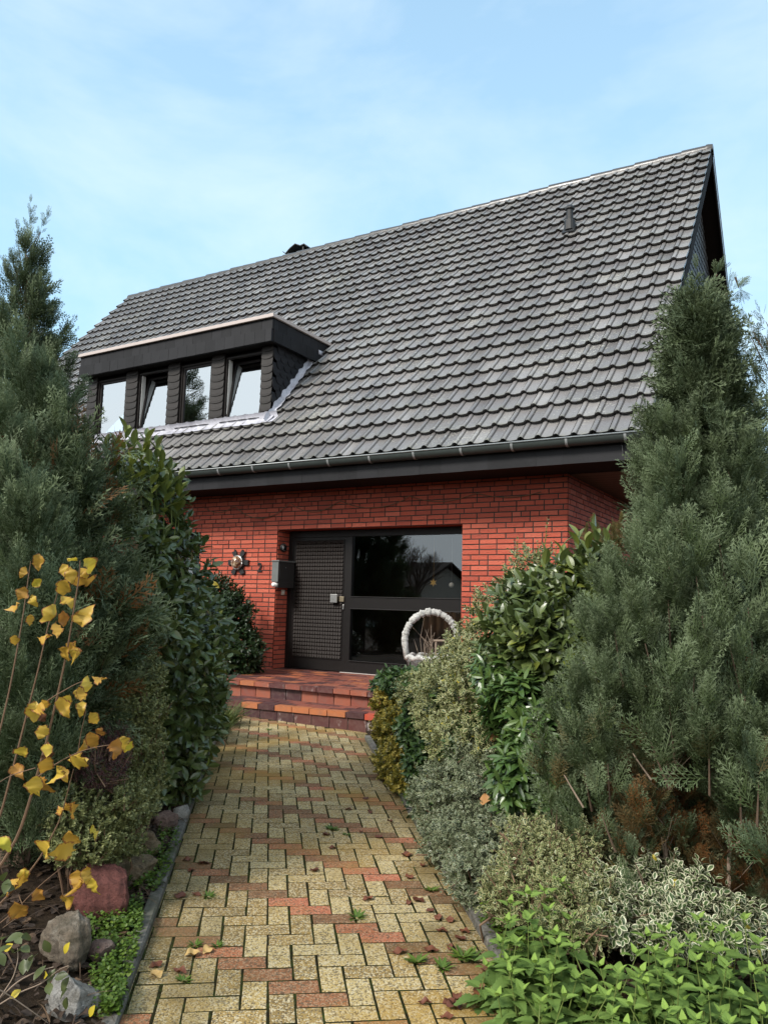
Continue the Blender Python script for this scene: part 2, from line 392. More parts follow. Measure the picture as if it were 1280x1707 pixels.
    M['eu_yellow'] = leaf_material('euonymus_yellow', [(0, (0.05, 0.075, 0.02)), (0.4, (0.12, 0.13, 0.025)), (0.75, (0.40, 0.32, 0.06)), (1, (0.56, 0.46, 0.12))], rough=0.42, trans=0.2)
    M['eu_white'] = leaf_material('euonymus_white', [(0, (0.035, 0.07, 0.022)), (1, (0.08, 0.13, 0.04))], rough=0.42, trans=0.2, edge=(0.62, 0.61, 0.42, 1), edge_at=0.64, dead=(0.45, 0.36, 0.05, 1))
    M['skimmia'] = leaf_material('skimmia', [(0, (0.020, 0.045, 0.017)), (0.7, (0.035, 0.075, 0.024)), (1, (0.085, 0.15, 0.035))], rough=0.4, trans=0.2, tip=(0.09, 0.15, 0.03, 1))
    M['hebe'] = leaf_material('hebe', [(0, (0.10, 0.115, 0.040)), (0.6, (0.165, 0.185, 0.070)), (1, (0.215, 0.23, 0.095))], tip=(0.32, 0.33, 0.14, 1), rough=0.5, trans=0.2)
    M['heather'] = leaf_material('heather', [(0, (0.030, 0.010, 0.012)), (1, (0.075, 0.024, 0.026))], tip=(0.12, 0.05, 0.045, 1), rough=0.6, trans=0.1)
    M['nettle'] = leaf_material('nettle', [(0, (0.065, 0.118, 0.030)), (0.5, (0.115, 0.195, 0.048)), (1, (0.17, 0.265, 0.066))], tip=(0.26, 0.39, 0.075, 1), rough=0.6, spec=0.3, trans=0.25, hue=0.05, vein=1)
    M['cover'] = leaf_material('ground_cover', [(0, (0.045, 0.085, 0.014)), (0.6, (0.085, 0.16, 0.022)), (1, (0.15, 0.22, 0.03))], rough=0.5, trans=0.3)
    M['grass'] = leaf_material('grass', [(0, (0.05, 0.085, 0.016)), (0.6, (0.085, 0.125, 0.026)), (1, (0.20, 0.17, 0.06))], rough=0.6, trans=0.3)
    M['autumn'] = leaf_material('autumn_yellow', [(0, (0.42, 0.19, 0.04)), (0.3, (0.56, 0.33, 0.05)), (0.6, (0.62, 0.43, 0.06)), (0.88, (0.62, 0.50, 0.05)), (1, (0.36, 0.40, 0.04))], rough=0.5, trans=0.35, hue=0.02, edge=(0.26, 0.10, 0.03, 1), edge_at=0.86, dead=(0.13, 0.055, 0.028, 1))
    M['fallen'] = leaf_material('fallen_leaf', [(0, (0.085, 0.022, 0.014)), (0.5, (0.16, 0.05, 0.025)), (0.8, (0.30, 0.11, 0.035)), (1, (0.50, 0.34, 0.13))], rough=0.6, trans=0.1, hue=0.02)
    M['litter'] = leaf_material('leaf_litter', [(0, (0.020, 0.012, 0.008)), (0.5, (0.045, 0.026, 0.015)), (0.85, (0.095, 0.055, 0.028)), (1, (0.20, 0.12, 0.06))], rough=0.8, trans=0.05, hue=0.02)
    M['rhodo'] = leaf_material('rhododendron', [(0, (0.030, 0.070, 0.020)), (0.6, (0.058, 0.118, 0.034)), (1, (0.11, 0.175, 0.045))], rough=0.32, spec=0.7, trans=0.2, tip=(0.13, 0.19, 0.04, 1))
    M['rose'] = leaf_material('rose_leaf', [(0, (0.02, 0.05, 0.018)), (0.8, (0.04, 0.085, 0.03)), (1, (0.08, 0.12, 0.03))], rough=0.4, trans=0.2, tip=(0.08, 0.10, 0.03, 1), dead=(0.48, 0.38, 0.03, 1))
    # glass: sharp reflection growing with angle, dark interior behind
    def glass(name, base, tint):
        t = NT(name)
        fr = t.n('Fresnel', IOR=1.5)
        f = t.math('ADD', t.math('MULTIPLY', fr.outputs[0], 1.0 - base), base, True)
        gl = t.n('BsdfGlossy'); t.set(gl.inputs[0], (0.74, 0.79, 0.83, 1)); t.set(gl.inputs['Roughness'], 0.0)
        tr = t.n('BsdfTransparent'); t.set(tr.inputs[0], tint)
        mx = t.n('MixShader'); t.set(mx.inputs[0], f)
        t.t.links.new(tr.outputs[0], mx.inputs[1]); t.t.links.new(gl.outputs[0], mx.inputs[2])
        t.t.links.new(mx.outputs[0], t.out.inputs[0]); M[name] = t.m
    glass('glass_entrance', 0.14, (0.75, 0.72, 0.68, 1))
    glass('glass_dormer', 0.66, (0.7, 0.75, 0.78, 1))
    t = NT('lamp_glass'); v = t.obj(); nz = t.noise(14, 3, 0.6, v)
    t.pbr(t.ramp(nz, [(0.42, (0.10, 0.04, 0.02)), (0.52, (0.38, 0.25, 0.15)), (0.66, (0.60, 0.52, 0.40))]), 0.12, 0.6); M['lamp_glass'] = t.m
    M['inner_wall'] = simple('inner_wall', (0.09, 0.055, 0.03), 0.8, 0.3, 6, 0.2, 0, 0)
    M['inner_floor'] = simple('inner_floor', (0.05, 0.035, 0.025), 0.5, 0.3, 6, 0.3, 0, 0)
    M['curtain'] = simple('brown_curtain', (0.20, 0.125, 0.075), 0.85, 0.25, 12, 0.1, 0, 0)
    M['gold'] = simple('gold_star', (0.75, 0.45, 0.08), 0.5, 0.1, 20, 0.4, 0, 0)
    M['render_wall'] = simple('pale_render', (0.42, 0.37, 0.30), 0.9, 0.1, 5, 0.2, 0, 0.1)


materials()
# ---------------------------------------------------------------- the house
Z = CAM_Z
YW, YD = 9.017, 9.315              # front wall, glazing plane
ZP = -0.98 + Z                     # platform top
TH = rad(49.0)
EY, EZ = 8.285, 1.868 + Z          # eave (tile edge)
LEN = 8.10
U = np.array([0, math.cos(TH), math.sin(TH)]); N = np.array([0, -math.sin(TH), math.cos(TH)])
XL, XR = -16.2, -1.74
YR, ZR = EY + LEN * math.cos(TH), EZ + LEN * math.sin(TH)
XG = -2.01                         # upper gable wall
XC = -2.85                         # corner of the ground floor

house = thing('house', 'red brick house with a steep grey tiled roof and dark shed dormer', 'house')


def brick_run(mb, O, u, L, z0, z1, nrm, cuts=(), course=0.0665, bl=0.236, rs=0):
    rr = random.Random(rs)
    O = np.asarray(O, float); u = np.asarray(u, float); nrm = np.asarray(nrm, float)
    k = 0; z = z0
    while z < z1 - 0.01:
        zt = min(z + course, z1)
        iv = [(0, L)]
        zm = (z + zt) / 2
        for a0, a1, c0, c1 in cuts:
            if c0 < zm < c1:
                nv = []
                for a, b in iv:
                    if a1 <= a or a0 >= b: nv.append((a, b)); continue
                    if a0 > a: nv.append((a, a0))
                    if a1 < b: nv.append((a1, b))
                iv = nv
        for a, b in iv:
            # mortar bed of this course
            p = O + u * a; q = O + u * b
            mb.quad(p + [0, 0, z], q + [0, 0, z], q + [0, 0, zt], p + [0, 0, zt], (0.5, 0, 0, 0), 1)
            x = a - (rr.choice([0, 0.118, 0.06, 0.177]) if a == 0 else rr.choice([0, 0.118]))
            while x < b:
                w = bl if rr.random() > 0.17 else bl / 2
                s, e = max(x, a) + (0.008 if x > a else 0), min(x + w, b) - (0.008 if x + w < b else 0)
                if e - s > 0.02:
                    d0 = 0.007 + rr.random() * 0.005
                    zb, zz = z + 0.0072, zt - 0.0072
                    c = [O + u * s + [0, 0, zb], O + u * e + [0, 0, zb], O + u * e + [0, 0, zz], O + u * s + [0, 0, zz]]
                    f = [pp + nrm * (d0 + rr.uniform(-0.0015, 0.0015)) for pp in c]
                    mb.add(c + f, [[4, 5, 6, 7], [0, 1, 5, 4], [1, 2, 6, 5], [2, 3, 7, 6], [3, 0, 4, 7]], (rr.random(), 0, 0, 0), 0)
                x += w
        z = zt; k += 1


RX0, RX1, RZ1 = -7.22, -4.22, 1.045 + Z
wb = MB()
brick_run(wb, (-16.0, YW, 0), (1, 0, 0), 16.0 + XC, 0.05, 1.62 + Z, (0, -1, 0), [(16 + RX0, 16 + RX1, ZP - 0.01, RZ1), (16 - 10.6, 16 - 8.745, 0.9, 1.017 + Z)], rs=1)
brick_run(wb, (RX0, YW + 0.012, 0), (0, 1, 0), 0.40, ZP, RZ1, (1, 0, 0), rs=2)
brick_run(wb, (RX1, YW + 0.41, 0), (0, -1, 0), 0.40, ZP, RZ1, (-1, 0, 0), rs=3)
brick_run(wb, (XC, YW + 0.012, 0), (0, 1, 0), 9.0, 0.05, 1.62 + Z, (1, 0, 0), rs=4)
for x0, x1, z0, z1 in ((-8.745, -8.745, 0.9, 1.017 + Z),):
    wb.box((-8.76, YW + 0.001, z0), (-8.745, YW + 0.25, z1), (0.4, 0, 0, 0), 0)
# recess soffit, back and far walls, inner leaf
wb.quad((RX0, YW, RZ1), (RX1, YW, RZ1), (RX1, YW + 0.41, RZ1), (RX0, YW + 0.41, RZ1), (0.2, 0, 0, 0), 0)
wb.box((-16.0, 17.9, 0.05), (XC - 0.3, 18.1, 1.62 + Z), (0.5, 0, 0, 0), 0)
wb.box((-16.0, YW + 0.3, 0.05), (-15.8, 17.9, 1.62 + Z), (0.5, 0, 0, 0), 0)
wb.build('wall', [M['brick'], M['mortar']], house)

# inside: hall behind the entrance glazing
ib = MB()
ib.quad((-8.2, YD + 0.06, ZP), (-3.2, YD + 0.06, ZP), (-3.2, 12.6, ZP), (-8.2, 12.6, ZP), m=1)
ib.quad((-8.2, 12.6, ZP), (-3.2, 12.6, ZP), (-3.2, 12.6, ZP + 2.5), (-8.2, 12.6, ZP + 2.5))
ib.quad((-8.2, YD + 0.06, ZP), (-8.2, 12.6, ZP), (-8.2, 12.6, ZP + 2.5), (-8.2, YD + 0.06, ZP + 2.5))
ib.quad((-3.2, YD + 0.06, ZP), (-3.2, 12.6, ZP), (-3.2, 12.6, ZP + 2.5), (-3.2, YD + 0.06, ZP + 2.5))
ib.quad((-8.2, YD + 0.06, ZP + 2.5), (-3.2, YD + 0.06, ZP + 2.5), (-3.2, 12.6, ZP + 2.5), (-8.2, 12.6, ZP + 2.5))
ib.quad((-11.2, YW + 1.6, 0.6), (-8.2, YW + 1.6, 0.6), (-8.2, YW + 1.6, 2.9), (-11.2, YW + 1.6, 2.9))
ib.build('interior', [M['inner_wall'], M['inner_floor']], house)
cb = MB()
xs = np.linspace(-5.25, -3.5, 141)
ys = 9.95 + 0.035 * np.sin(xs * 52)
for i in range(140):
    cb.quad((xs[i], ys[i], ZP + 0.03), (xs[i + 1], ys[i + 1], ZP + 0.03), (xs[i + 1], ys[i + 1], ZP + 0.92), (xs[i], ys[i], ZP + 0.92))
cb.build('curtain', [M['curtain']], house, True)

# door and glazed entrance screen
fb = MB()
FT = RZ1 - 0.002
def bar(mb, x0, x1, z0, z1, y0=YD - 0.03, y1=YD + 0.05, **k): mb.box((x0, y0, z0), (x1, y1, z1), **k)
bar(fb, -7.215, -7.13, ZP, FT)
bar(fb, -6.155, -6.075, ZP, FT - 0.10)
bar(fb, -7.13, RX1, FT - 0.10, FT)
bar(fb, -6.075, RX1, -0.975 + Z, -0.81 + Z, YD - 0.032)
bar(fb, -6.075, RX1, -0.085 + Z, 0.082 + Z, YD - 0.045)
bar(fb, -4.29, RX1 - 0.002, -0.81 + Z, -0.085 + Z); bar(fb, -4.29, RX1 - 0.002, 0.082 + Z, FT - 0.10)
for z in (-0.815 + Z, -0.09 + Z, 0.078 + Z):                     # glazing beads
    fb.box((-6.075, YD - 0.055, z), (-4.29, YD - 0.047, z + 0.012))
fr = fb.build('entrance_frame', [M['frame']], house, bevel=0.003)
for z0, z1 in ((-0.81 + Z, -0.085 + Z), (0.082 + Z, FT - 0.10)):
    g = MB(); g.quad((-6.075, YD + 0.005, z0), (-4.29, YD + 0.005, z0), (-4.29, YD + 0.005, z1), (-6.075, YD + 0.005, z1))
    g.build('pane', [M['glass_entrance']], fr)
db = MB()
bar(db, -7.128, -6.157, ZP + 0.012, FT - 0.102, YD - 0.02, YD + 0.03)
PX0, PX1, PZ0, PZ1 = -7.068, -6.22, -0.80 + Z, 0.895 + Z
for x0, x1, z0, z1 in ((PX0 - 0.012, PX1 + 0.012, PZ1, PZ1 + 0.012), (PX0 - 0.012, PX1 + 0.012, PZ0 - 0.012, PZ0), (PX0 - 0.012, PX0, PZ0, PZ1), (PX1, PX1 + 0.012, PZ0, PZ1)):
    db.box((x0, YD - 0.030, z0), (x1, YD - 0.0202, z1))
door = db.build('door', [M['frame']], house, bevel=0.002)
pb = MB()
nc, nr = 19, 31
for i in range(nc):
    for j in range(nr):
        x0 = PX0 + (PX1 - PX0) * i / nc; x1 = PX0 + (PX1 - PX0) * (i + 1) / nc
        z0 = PZ0 + (PZ1 - PZ0) * j / nr; z1 = PZ0 + (PZ1 - PZ0) * (j + 1) / nr
        y = YD - 0.021; xm = (x0 + x1) / 2; h = 0.020
        a = (x0, y, z0); b = (x1, y, z0); c = (x1, y, z1); d = (x0, y, z1)
        e = (xm - 0.015, y - h, z0 + 0.006); f = (xm + 0.015, y - h, z0 + 0.006); g = (xm + 0.012, y - h * 0.35, z1 - 0.02); k = (xm - 0.012, y - h * 0.35, z1 - 0.02)
        pb.add([a, b, c, d, e, f, g, k], [[4, 5, 6, 7], [0, 1, 5, 4], [1, 2, 6, 5], [2, 3, 7, 6], [3, 0, 4, 7]])
pb.build('door_panel', [M['panel']], door)
hb = MB()
hb.box((-6.385, YD - 0.095, -0.005 + Z), (-6.27, YD - 0.075, 0.115 + Z), m=0)
hb.box((-6.35, YD - 0.077, 0.03 + Z), (-6.31, YD - 0.02, 0.07 + Z), m=0)
hb.box((-6.265, YD - 0.045, 0.01 + Z), (-6.185, YD - 0.031, 0.085 + Z), m=1)
hb.box((-6.205, YD - 0.040, -0.10 + Z), (-6.185, YD - 0.031, -0.03 + Z), m=0)
hb.build('handle', [M['steel'], M['brass']], door, bevel=0.004)
tb = MB(); tb.box((-6.2, YD - 0.075, ZP + 0.0005), (RX1, YD - 0.0325, ZP + 0.009))
tb.build('threshold', [M['trim']], house, bevel=0.004)

# side window (only its edge shows past the laurel)
sb = MB()
for x0, x1, z0, z1 in ((-10.6, -8.76, 0.9, 0.97), (-10.6, -8.76, 2.41, 2.485), (-8.83, -8.76, 0.97, 2.41), (-10.6, -10.53, 0.97, 2.41), (-9.72, -9.64, 0.97, 2.41)):
    sb.box((x0, YW + 0.12, z0), (x1, YW + 0.18, z1))
w = sb.build('window', [M['frame']], house)
g = MB(); g.quad((-10.53, YW + 0.15, 0.97), (-8.83, YW + 0.15, 0.97), (-8.83, YW + 0.15, 2.41), (-10.53, YW + 0.15, 2.41)); g.build('pane', [M['glass_entrance']], w)

# ---- roof tiles
DX0, DX1 = -11.74, -7.47           # dormer walls
YF = 9.03                          # dormer front
DZT = 4.27 + Z                     # dormer roof top
PT = np.array([0.0, 0.05, 0.11, 0.17, 0.23, 0.28, 0.295, 0.32, 0.345, 0.37, 0.6, 0.85, 0.97])
PH = np.array([0.003, 0.015, 0.019, 0.020, 0.019, 0.013, 0.003, 0.010, 0.001, 0.0015, -0.002, 0.0, 0.002])
PL = np.array([0.0, 0.008, 0.012, 0.013, 0.010, 0.004, 0.0, 0.002, -0.002, -0.008, -0.015, -0.010, -0.003])
NCOL, GA = 70, 0.324
CW = (XR - XL) / NCOL
NROW = 25
roof_mb = MB()
k = len(PT)
for r in range(NROW):
    s0 = r * GA
    drift = 0.004 * math.sin(r * 1.7)
    for c in range(NCOL):
        x0 = XL + c * CW
        xm = x0 + CW / 2; ym = EY + (s0 + GA * 0.5) * U[1]
        zm = EZ + (s0 + GA * 0.5) * U[2]
        if DX0 + 0.05 < xm < DX1 - 0.12 and ym > YF + 0.12 and zm < DZT - 0.2: continue
        js = random.gauss(0, 0.0035) + drift; jh = random.gauss(0, 0.0018); tw = random.gauss(0, 0.003)
        end = min(s0 + GA + 0.05, LEN)
        tint = min(1, max(0, random.gauss(0.5, 0.16)))
        V = []; A = []
        for row, (s, hh) in enumerate(((s0 + js, 0.060), (s0 + js + 0.03, 0.058), (s0 + GA * 0.6, 0.028), (end, 0.002))):
            for t_, h, l in zip(PT, PH, PL):
                ss = s - (l * -1 if row < 2 else 0) if row < 2 else s
                ss = s + l if row < 2 else s
                p = np.array([x0 + t_ * CW * 0.997, EY, EZ]) + U * (ss + tw * (t_ - 0.5)) + N * (h + hh + jh)
                V.append(p); A.append((tint, 1.0 if row == 0 else 0.35 if row == 1 else 0, 0, 0.9 if 0.285 < t_ < 0.36 and t_ != 0.32 else 0))
        F = [[i * k + j, i * k + j + 1, (i + 1) * k + j + 1, (i + 1) * k + j] for i in range(3) for j in range(k - 1)]
        # lip: front face down to the tile below
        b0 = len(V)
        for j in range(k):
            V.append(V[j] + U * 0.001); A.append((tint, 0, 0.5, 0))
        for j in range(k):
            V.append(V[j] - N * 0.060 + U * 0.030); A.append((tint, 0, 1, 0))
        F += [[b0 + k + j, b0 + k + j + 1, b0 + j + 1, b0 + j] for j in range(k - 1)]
        # side faces
        V2 = [V[k - 1], V[2 * k - 1], V[3 * k - 1], V[4 * k - 1]]; V3 = [p - N * 0.03 for p in V2]
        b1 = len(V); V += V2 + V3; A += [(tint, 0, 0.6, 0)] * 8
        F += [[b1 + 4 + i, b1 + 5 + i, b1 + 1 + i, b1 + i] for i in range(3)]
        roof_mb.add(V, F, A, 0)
# under-layer of the front slope and plain back slope
def slope_quad(mb, x0, x1, s0, s1, h, m=0, back=False):
    def pt(x, s):
        p = np.array([x, EY, EZ]) + U * s + N * h
        if back: p[1] = 2 * YR - p[1]
        return p
    mb.quad(pt(x0, s0), pt(x1, s0), pt(x1, s1), pt(x0, s1), (0.4, 0, 0, 0), m)
for xa, xb in ((XL, DX0 + 0.3), (DX1 - 0.3, XR)): slope_quad(roof_mb, xa, xb, 0.03, LEN, -0.012, 1)
slope_quad(roof_mb, DX0 + 0.3, DX1 - 0.3, 0.03, (YF - EY + 0.06) / U[1], -0.012, 1); slope_quad(roof_mb, DX0 + 0.3, DX1 - 0.3, (DZT - 0.15 - EZ) / U[2], LEN, -0.012, 1)
slope_quad(roof_mb, XL, XR - 0.03, 0, LEN, 0.03, 0, True)
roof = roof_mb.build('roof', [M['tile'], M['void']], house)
for p in roof.data.polygons: pass

rb = MB()                           # ridge caps
x = XL
while x < XR - 0.02:
    e = min(x + 0.40, XR + 0.01)
    rise = random.gauss(0, 0.004)
    prof = []
    for xx, r_ in ((x - 0.03, 0.112), (x, 0.112), (e, 0.098)):
        prof.append([(xx, YR + r_ * math.cos(a) * 1.05, ZR - 0.06 + rise + r_ * math.sin(a) * 1.0) for a in np.linspace(-0.35, math.pi + 0.35, 10)])
    V = [p for row in prof for p in row]
    rb.add(V, [[i * 10 + j, i * 10 + j + 1, (i + 1) * 10 + j + 1, (i + 1) * 10 + j] for i in range(2) for j in range(9)], (random.random() * 0.4, 0.3, 1.0, 0.9))
    x = e
rb.add([(XR + 0.012, YR + 0.10 * math.cos(a), ZR - 0.06 + 0.10 * math.sin(a)) for a in np.linspace(0, math.pi, 9)], [[0, 1, 2, 3, 4, 5, 6, 7, 8]], (0.3, 0, 0.6, 0))
rb.build('ridge_cap', [M['tile']], roof, True)

# verge boards under the tile edge, underside of the overhang, gable
vb = MB()
def sl(x, s, h, back=False):
    p = np.array([x, EY, EZ]) + U * s + N * h
    if back: p[1] = 2 * YR - p[1]
    return p
for back in (False, True):
    a, b = sl(XR - 0.025, 0.02, -0.014, back), sl(XR - 0.025, LEN - 0.01, -0.014, back)
    c, d = sl(XR - 0.025, LEN - 0.01, -0.17, back), sl(XR - 0.025, 0.02, -0.17, back)
    vb.prism([a, b, c, d], (0.022, 0, 0), m=0)
    a, b = sl(XR + 0.001, 0.0, 0.03, back), sl(XR + 0.001, LEN, 0.03, back)
    c, d = sl(XR + 0.001, LEN, -0.012, back), sl(XR + 0.001, 0.0, -0.012, back)
    if back: vb.prism([a, b, c, d], (0.012, 0, 0), m=1)
    vb.quad(sl(XR - 0.03, 0.0, -0.10, back), sl(XR - 0.03, LEN, -0.10, back), sl(XG - 0.1, LEN, -0.10, back), sl(XG - 0.1, 0.0, -0.10, back), m=0)
vb.build('verge_board', [M['dark_wood'], M['zinc_light']], roof)

gb = MB()
gb.add([(XG - 0.03, YW - 0.5, 1.62 + Z), (XG - 0.03, 2 * YR - YW + 0.5, 1.62 + Z), (XG - 0.03, 2 * YR - YW + 0.5, 2.0 + Z), (XG - 0.03, YR, ZR - 0.2), (XG - 0.03, YW - 0.5, 2.0 + Z)], [[0, 1, 2, 3, 4]], m=0)
zz = 1.62 + Z; row = 0
while zz < ZR - 0.3:
    half = (ZR - 0.25 - zz) / math.tan(TH)
    y = YR - half + (0.09 if row % 2 else 0)
    while y < YR + half - 0.05:
        c = random.random()
        a = np.linspace(math.pi, 2 * math.pi, 7)
        poly = [(XG - 0.012, y + 0.09 + 0.09 * math.cos(w), zz + 0.07 + 0.07 * math.sin(w)) for w in a] + [(XG - 0.028, y + 0.18, zz + 0.2), (XG - 0.028, y, zz + 0.2)]
        gb.prism(poly, (0.006, 0, 0), (c, 0, 0, 0), 1)
        y += 0.183
    zz += 0.13; row += 1
gb.build('gable', [M['void'], M['slate_grey']], house)

# eaves: gutter with straps, black slate fascia, soffits
ub = MB()
GY, GZt, GR = 8.245, 1.858 + Z, 0.078
xs = (XL, XR)
ang = np.linspace(math.pi, 2 * math.pi, 11)
for r_, fl in ((GR, 1), (GR - 0.004, -1)):
    V = [(x, GY + r_ * math.cos(a), GZt + r_ * 1.15 * math.sin(a)) for x in np.linspace(XL, XR, 40) for a in ang]
    ub.add(V, [[i * 11 + j, i * 11 + j + 1, (i + 1) * 11 + j + 1, (i + 1) * 11 + j][::fl] for i in range(39) for j in range(10)])
ub.tube([(XL, GY - GR - 0.004, GZt), (XR, GY - GR - 0.004, GZt)], 0.009, 8, m=1)
gut = ub.build('gutter', [M['zinc'], M['zinc_light']], house, True)
x = XL + 0.25
while x < XR:
    kb = MB()
    V = [(xx, GY + (GR + 0.004) * math.cos(a), GZt + (GR + 0.004) * 1.15 * math.sin(a)) for xx in (x, x + 0.028) for a in ang]
    kb.add(V, [[j, j + 1, 12 + j, 11 + j] for j in range(10)])
    kb.build('bracket', [M['zinc_light']], gut, True)
    x += 0.635
lb = MB()
x = XL
while x < XR:
    e = min(x + 0.30, XR)
    t_ = random.random() * 0.006
    lb.box((x + 0.001, 8.315 - t_, 1.588 + Z + random.random() * 0.004), (e + 0.012, 8.338 - t_, 1.86 + Z), (random.random(), 0, 0, 0), 0)
    x = e
lb.build('fascia', [M['slate']], house)
ob = MB()
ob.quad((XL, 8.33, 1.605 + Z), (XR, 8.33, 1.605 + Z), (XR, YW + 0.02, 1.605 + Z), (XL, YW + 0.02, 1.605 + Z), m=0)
ob.quad((XC - 0.05, YW + 0.021, 1.60 + Z), (XG + 0.25, YW + 0.021, 1.60 + Z), (XG + 0.25, 17.5, 1.60 + Z), (XC - 0.05, 17.5, 1.60 + Z), m=1)
ob.quad((XG + 0.25, YW + 0.021, 1.60 + Z), (XG + 0.25, 17.5, 1.60 + Z), (XG + 0.25, 17.5, 1.9 + Z), (XG + 0.25, YW + 0.021, 1.9 + Z), m=0)
ob.build('soffit', [M['void'], M['boards']], house)

# ---- dormer
def ysurf(z): return EY + (z - EZ) / math.tan(TH)     # roof surface y at height z
dm = MB()
zb = 2.60 + Z
dm.quad((DX0, YF + 0.10, zb), (DX1 - 0.0, YF + 0.10, zb), (DX1 - 0.0, YF + 0.10, 2.80 + Z), (DX0, YF + 0.10, 2.80 + Z), m=1)
dm.quad((DX0, YF + 0.10, 3.86 + Z), (DX1, YF + 0.10, 3.86 + Z), (DX1, YF + 0.10, 4.2 + Z), (DX0, YF + 0.10, 4.2 + Z), m=1)
for X in (DX0 + 0.01, DX1 - 0.01):   # cheeks
    dm.add([(X, YF + 0.02, zb), (X, ysurf(4.22 + Z) + 0.1, 4.22 + Z), (X, YF + 0.02, 4.22 + Z)], [[0, 1, 2]], m=1)
dm.quad((-11.8, 8.86, DZT), (-7.36, 8.86, DZT), (-7.36, ysurf(DZT) + 0.15, DZT), (-11.8, ysurf(DZT) + 0.15, DZT), m=1)
# scalloped slates on the visible cheek
row = 0; zz = 2.50 + Z; w_ = 0.17
while zz < 4.0 + Z:
    y = YF + (0.085 if row % 2 else 0)
    while y < ysurf(zz) + 0.25:
        a = np.linspace(math.pi, 2 * math.pi, 9)
        poly = [(DX1 + 0.012, y + w_ / 2 + w_ / 2 * math.cos(w), zz + 0.085 + 0.085 * math.sin(w)) for w in a] + [(DX1 - 0.006, y + w_ - 0.002, zz + 0.21), (DX1 - 0.006, y + 0.002, zz + 0.21)]
        poly = [(p[0], max(p[1], YF + 0.001), p[2]) for p in poly]
        dm.prism(poly, (0.006, 0, 0), (random.random(), 0, 0, 0), 0)
        y += w_ + 0.002
    zz += 0.118; row += 1
# pillars between the windows, clad with rounded slates
PIL = [(-11.74, -11.50), (-10.74, -10.45), (-9.71, -9.44), (-8.73, -8.455), (-7.69, -7.47)]
for x0, x1 in PIL:
    dm.box((x0 + 0.01, YF + 0.012, 2.70 + Z), (x1 - 0.01, YF + 0.11, 3.93 + Z), (0.3, 0, 0, 0), 2)
    zz = 2.645 + Z
    while zz < 3.88 + Z:
        h = min(0.17, 3.95 + Z - zz)
        a = np.linspace(math.pi, 2 * math.pi, 9); c = (x0 + x1) / 2; hw = (x1 - x0) / 2
        poly = [(c + hw * math.cos(w), YF - 0.012, zz + 0.035 + 0.035 * math.sin(w)) for w in a] + [(x1, YF + 0.004, zz + h), (x0, YF + 0.004, zz + h)]
        dm.prism(poly, (0, 0.008, 0), (random.random(), 0, 0, 0), 2)
        zz += 0.118
dormer = dm.build('dormer', [M['slate'], M['void'], M['slate_brown']], house)
# fascia of two courses of slates round front and sides
ff = MB()
FX0, FX1, FYf = -11.80, -7.375, 8.885
for ri, (z0, z1, o_) in enumerate(((3.915 + Z, 4.11 + Z, 0.0), (4.095 + Z, 4.285 + Z, 0.012))):
    x = FX0 - 0.1 * ri
    while x < FX1:
        a, b = max(x, FX0), min(x + 0.205, FX1)
        if b - a > 0.01:
            j = random.random() * 0.003
            ff.box((a + 0.0015, FYf - o_ * -1 - 0.022 - 0.010 * (1 - ri) - j, z0 + random.random() * 0.002), (b - 0.0015, FYf + 0.02, z1), (random.random(), 0, 0, 0), 0)
        x += 0.205
    y = FYf + 0.02 - 0.09 * ri
    while y < ysurf(z1) + 0.12:
        a = max(y, FYf + 0.021)
        for X in (FX1, FX0):
            s_ = 1 if X == FX1 else -1
            xa, xb = sorted((X - s_ * 0.03, X + s_ * (0.004 + 0.010 * (1 - ri) + random.random() * 0.003)))
            if y + 0.203 > a: ff.box((xa, a, z0), (xb, y + 0.203, z1), (random.random(), 0, 0, 0), 0)
        y += 0.206
ff.box((FX0 + 0.03, FYf + 0.02, 3.93 + Z), (FX1 - 0.03, YF + 0.4, 3.94 + Z), m=1)
ff.build('fascia', [M['slate'], M['void']], dormer)
tm = MB()
tm.box((FX0 - 0.035, FYf - 0.055, 4.283 + Z), (FX1 + 0.04, FYf + 0.035, 4.34 + Z))
tm.box((FX1 - 0.05, FYf + 0.036, 4.283 + Z), (FX1 + 0.042, ysurf(4.34 + Z) + 0.05, 4.338 + Z))
tm.box((FX0 - 0.037, FYf + 0.036, 4.283 + Z), (FX0 + 0.05, ysurf(4.34 + Z) + 0.05, 4.338 + Z))
tm.build('roof_edge', [M['trim']], dormer, bevel=0.006)
# lead flashing dressed over the tiles below and beside the dormer
lf = MB()
n = 420; xs = np.linspace(DX0 - 0.05, DX1 + 0.17, n)
def tile_h(x):
    t_ = ((x - XL) / CW) % 1.0
    return np.interp(t_, np.append(PT, 1.0), np.append(PH, 0.003))
s_top = (YF - EY) / U[1] + 0.02
V = []; ph = rng.random(n)
for i, x in enumerate(xs):
    low = s_top - 0.165 + 0.010 * math.sin(x * 5) + 0.004 * (ph[i] - 0.5)
    for q, s in enumerate((low, (low + s_top) / 2, s_top, s_top + 0.02)):
        fr_ = ((s / GA) % 1.0)
        p = np.array([x, EY, EZ]) + U * s + N * (tile_h(x) * 0.6 + 0.060 * (1 - fr_) + 0.012 + (0.10 if q == 3 else 0))
        V.append(p)
lf.add(V, [[i * 4 + j, (i + 1) * 4 + j, (i + 1) * 4 + j + 1, i * 4 + j + 1] for i in range(n - 1) for j in range(3)])
s = s_top - 0.1; V = []; m_ = 0
s_end = (4.0 + Z - EZ) / U[2]
